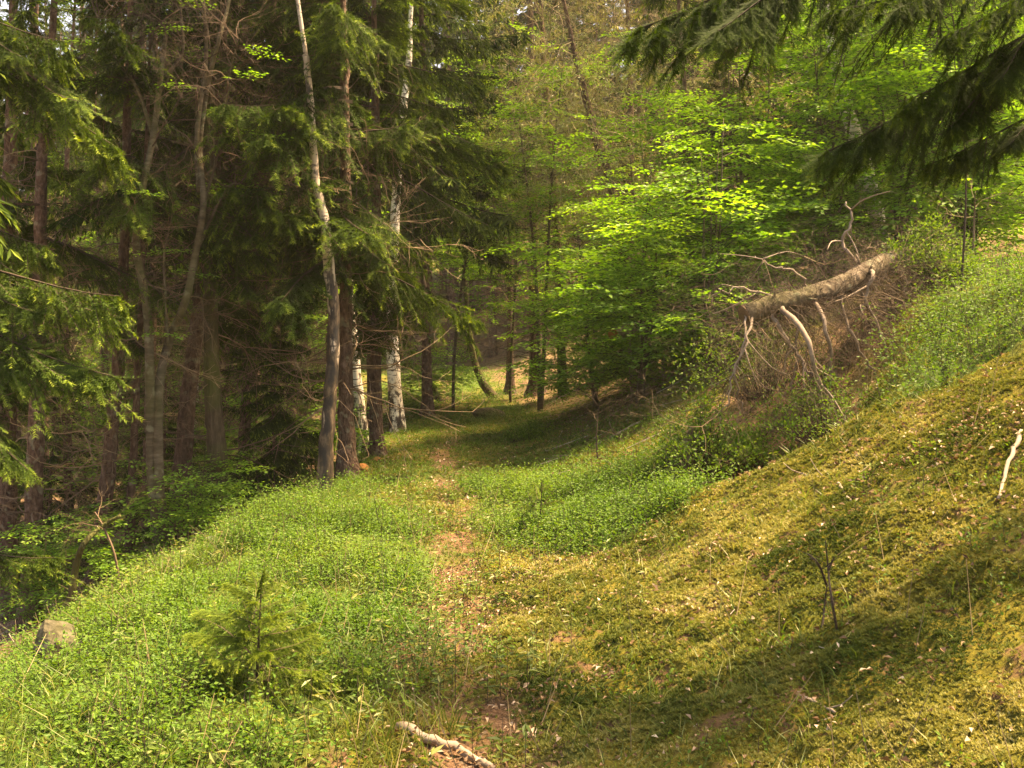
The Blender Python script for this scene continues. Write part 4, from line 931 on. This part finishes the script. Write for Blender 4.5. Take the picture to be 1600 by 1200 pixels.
bare(190, 935, [[(190, 935), (180, 870), (160, 820), (148, 800)]], r=.012, label='thin dead stem leaning left in front of the spruce trunks', twigs=5, seed=5, m=M_twig)
bare(1520, 425, [[(1520, 425), (1522, 350), (1524, 300)]], r=.014, label='thin upright stem at the top of the bilberry bank', twigs=6, seed=6, m=M_twig)

def maple():
    d = 8.3; b = based(1500, d); g = Geo(); rng = R(12); top = at(1488, 70, d)
    S = spline(np.array([b-[0, 0, .1], (b+top)/2+[.08, 0, 0], top])-b, 16); tube(g, S, np.linspace(.012, .003, 16), 6, 1)
    P = []; D = []
    for k in range(7, 16):
        for q in range(2):
            a = rng.uniform(0, 6.28); c = np.array([math.cos(a), math.sin(a), .25]); e = S[k]+c*rng.uniform(.06, .26); prisms(g, np.array([[*S[k], *e, .002, .0012]]), 1, .4)
            for t in (-1.1, -.5, 0, .5, 1.1): P.append(e); D.append([math.cos(a+t), math.sin(a+t), -.15])
    P = np.array(P); n = len(P); leaves(g, P, np.array(D), nrm(rng.normal(0, .15, (n, 3))+[-.1, -.35, 1]), .062, .04, 0, rng.uniform(.6, 1, n), .08)
    tag(link('maple_sapling', g.mesh('maple_sapling', [M_beech, M_dtwig]), None, tuple(b)), 'thin maple sapling with lobed yellow-green leaves in front of the dark boughs', 'sapling')
maple()
def herbs():
    rng = R(44); g = Geo()
    for (n, x0, x1, y0, y1, s, pr) in ((1500, -3, .2, 2.6, 9.5, .05, .5), (700, -1.4, 3, 2.3, 9, .04, .35), (700, -5, -1.9, 4, 12, .06, .6)):
        x, y = scatter(rng, n, x0, x1, y0, y1, lambda x, y: pr*sstep(.45, .6, fbm(x*1.8, y*1.8, 88, 3))); m = len(x); h = rng.uniform(.08, .24, m)
        b = np.stack([x, y, hgt(x, y)], 1); prisms(g, np.concatenate([b, b+np.stack([0*h, 0*h, h], 1), np.full((m, 1), .0018), np.full((m, 1), .001)], 1), 1, .5)
        for k in range(8):
            a = rng.uniform(0, 6.28, m); f = rng.uniform(.35, 1, m); c = np.stack([np.cos(a), np.sin(a), rng.uniform(-.3, .5, m)], 1)
            leaves(g, b+np.stack([0*h, 0*h, h*f], 1), c, nrm(rng.normal(0, .3, (m, 3))+[0, 0, 1]), s*rng.uniform(.6, 1.4, m), s*.33, 0, rng.uniform(0, 1, m), .15)
        # dead stems standing in the green
        x, y = scatter(rng, n//2, x0, x1, y0, y1, lambda x, y: .5+0*x); m = len(x); b = np.stack([x, y, hgt(x, y)], 1); e = b+rng.normal(0, .10, (m, 3))*[1, 1, .3]+[0, 0, .22]
        prisms(g, np.concatenate([b, e, np.full((m, 1), .0022), np.full((m, 1), .001)], 1), 2, rng.uniform(0, 1))
    tag(link('woodland_herbs', g.mesh('woodland_herbs', [M_grass, M_dtwig, M_gtwig])), 'scattered broad-leaved woodland herbs and dead stems among the bilberries', 'herbs', None, 'stuff')
herbs()
# rotten stump under the bilberry mound
def stump():
    p = ground_px(1062, 742); o = thing('rotten_stump', 'grey broken stump overgrown by the bilberry mound', 'stump', p); rng = R(5); g = Geo()
    a = np.linspace(0, 2*np.pi, 14, endpoint=False); n = 8; V = []
    for k in range(n):
        z = -.1+.34*k/(n-1); r = .17*(1.5-.5*min(k/3, 1)); zz = z+(k == n-1)*rng.uniform(-.12, .16, 14); r *= .62; V.append(np.stack([np.cos(a)*r*(1+.15*rng.normal(0, 1, 14)*.6), np.sin(a)*r, np.broadcast_to(zz, 14)], 1))
    V = np.concatenate(V+[np.array([[0, 0, .22]])]); i = np.arange(n-1)[:, None]*14; j = np.arange(14)[None]; j2 = (j+1) % 14
    F = np.concatenate([np.stack([(i+j).ravel(), (i+j2).ravel(), (i+14+j2).ravel()], 1), np.stack([(i+j).ravel(), (i+14+j2).ravel(), (i+14+j).ravel()], 1), np.stack([(n-1)*14+j[0], (n-1)*14+j2[0], np.full(14, n*14)], 1)])
    g.add(V, F); link('stem', g.mesh('stump_body', [M_barkl]), o)
stump()
print('objects', len(C.objects), 'verts', sum(len(m.vertices) for m in bpy.data.meshes))

# ------------------------------------------------------------------ the damp air of the wood
def haze():
    m, nt, out = mat('forest_air'); v = N(nt, 'VolumePrincipled'); v.inputs['Density'].default_value = .0005; v.inputs['Color'].default_value = (1, .97, .9, 1); v.inputs['Anisotropy'].default_value = .2
    nt.links.new(v.outputs[0], out.inputs['Volume'])
    x, y0, y1, z0, z1 = 125., -55., 195., -12., 75.
    V = [(a, b, c) for c in (z0, z1) for b in (y0, y1) for a in (-x, x)]
    F = [(0, 2, 3), (0, 3, 1), (4, 5, 7), (4, 7, 6), (0, 1, 5), (0, 5, 4), (2, 6, 7), (2, 7, 3), (0, 4, 6), (0, 6, 2), (1, 3, 7), (1, 7, 5)]
    g = Geo(); g.add(V, F); tag(link('haze', g.mesh('haze', [m])), 'thin pale haze in the forest air', 'haze', None, 'stuff')
    C.cycles.volume_bounces = 0; C.cycles.volume_max_steps = 64
haze()
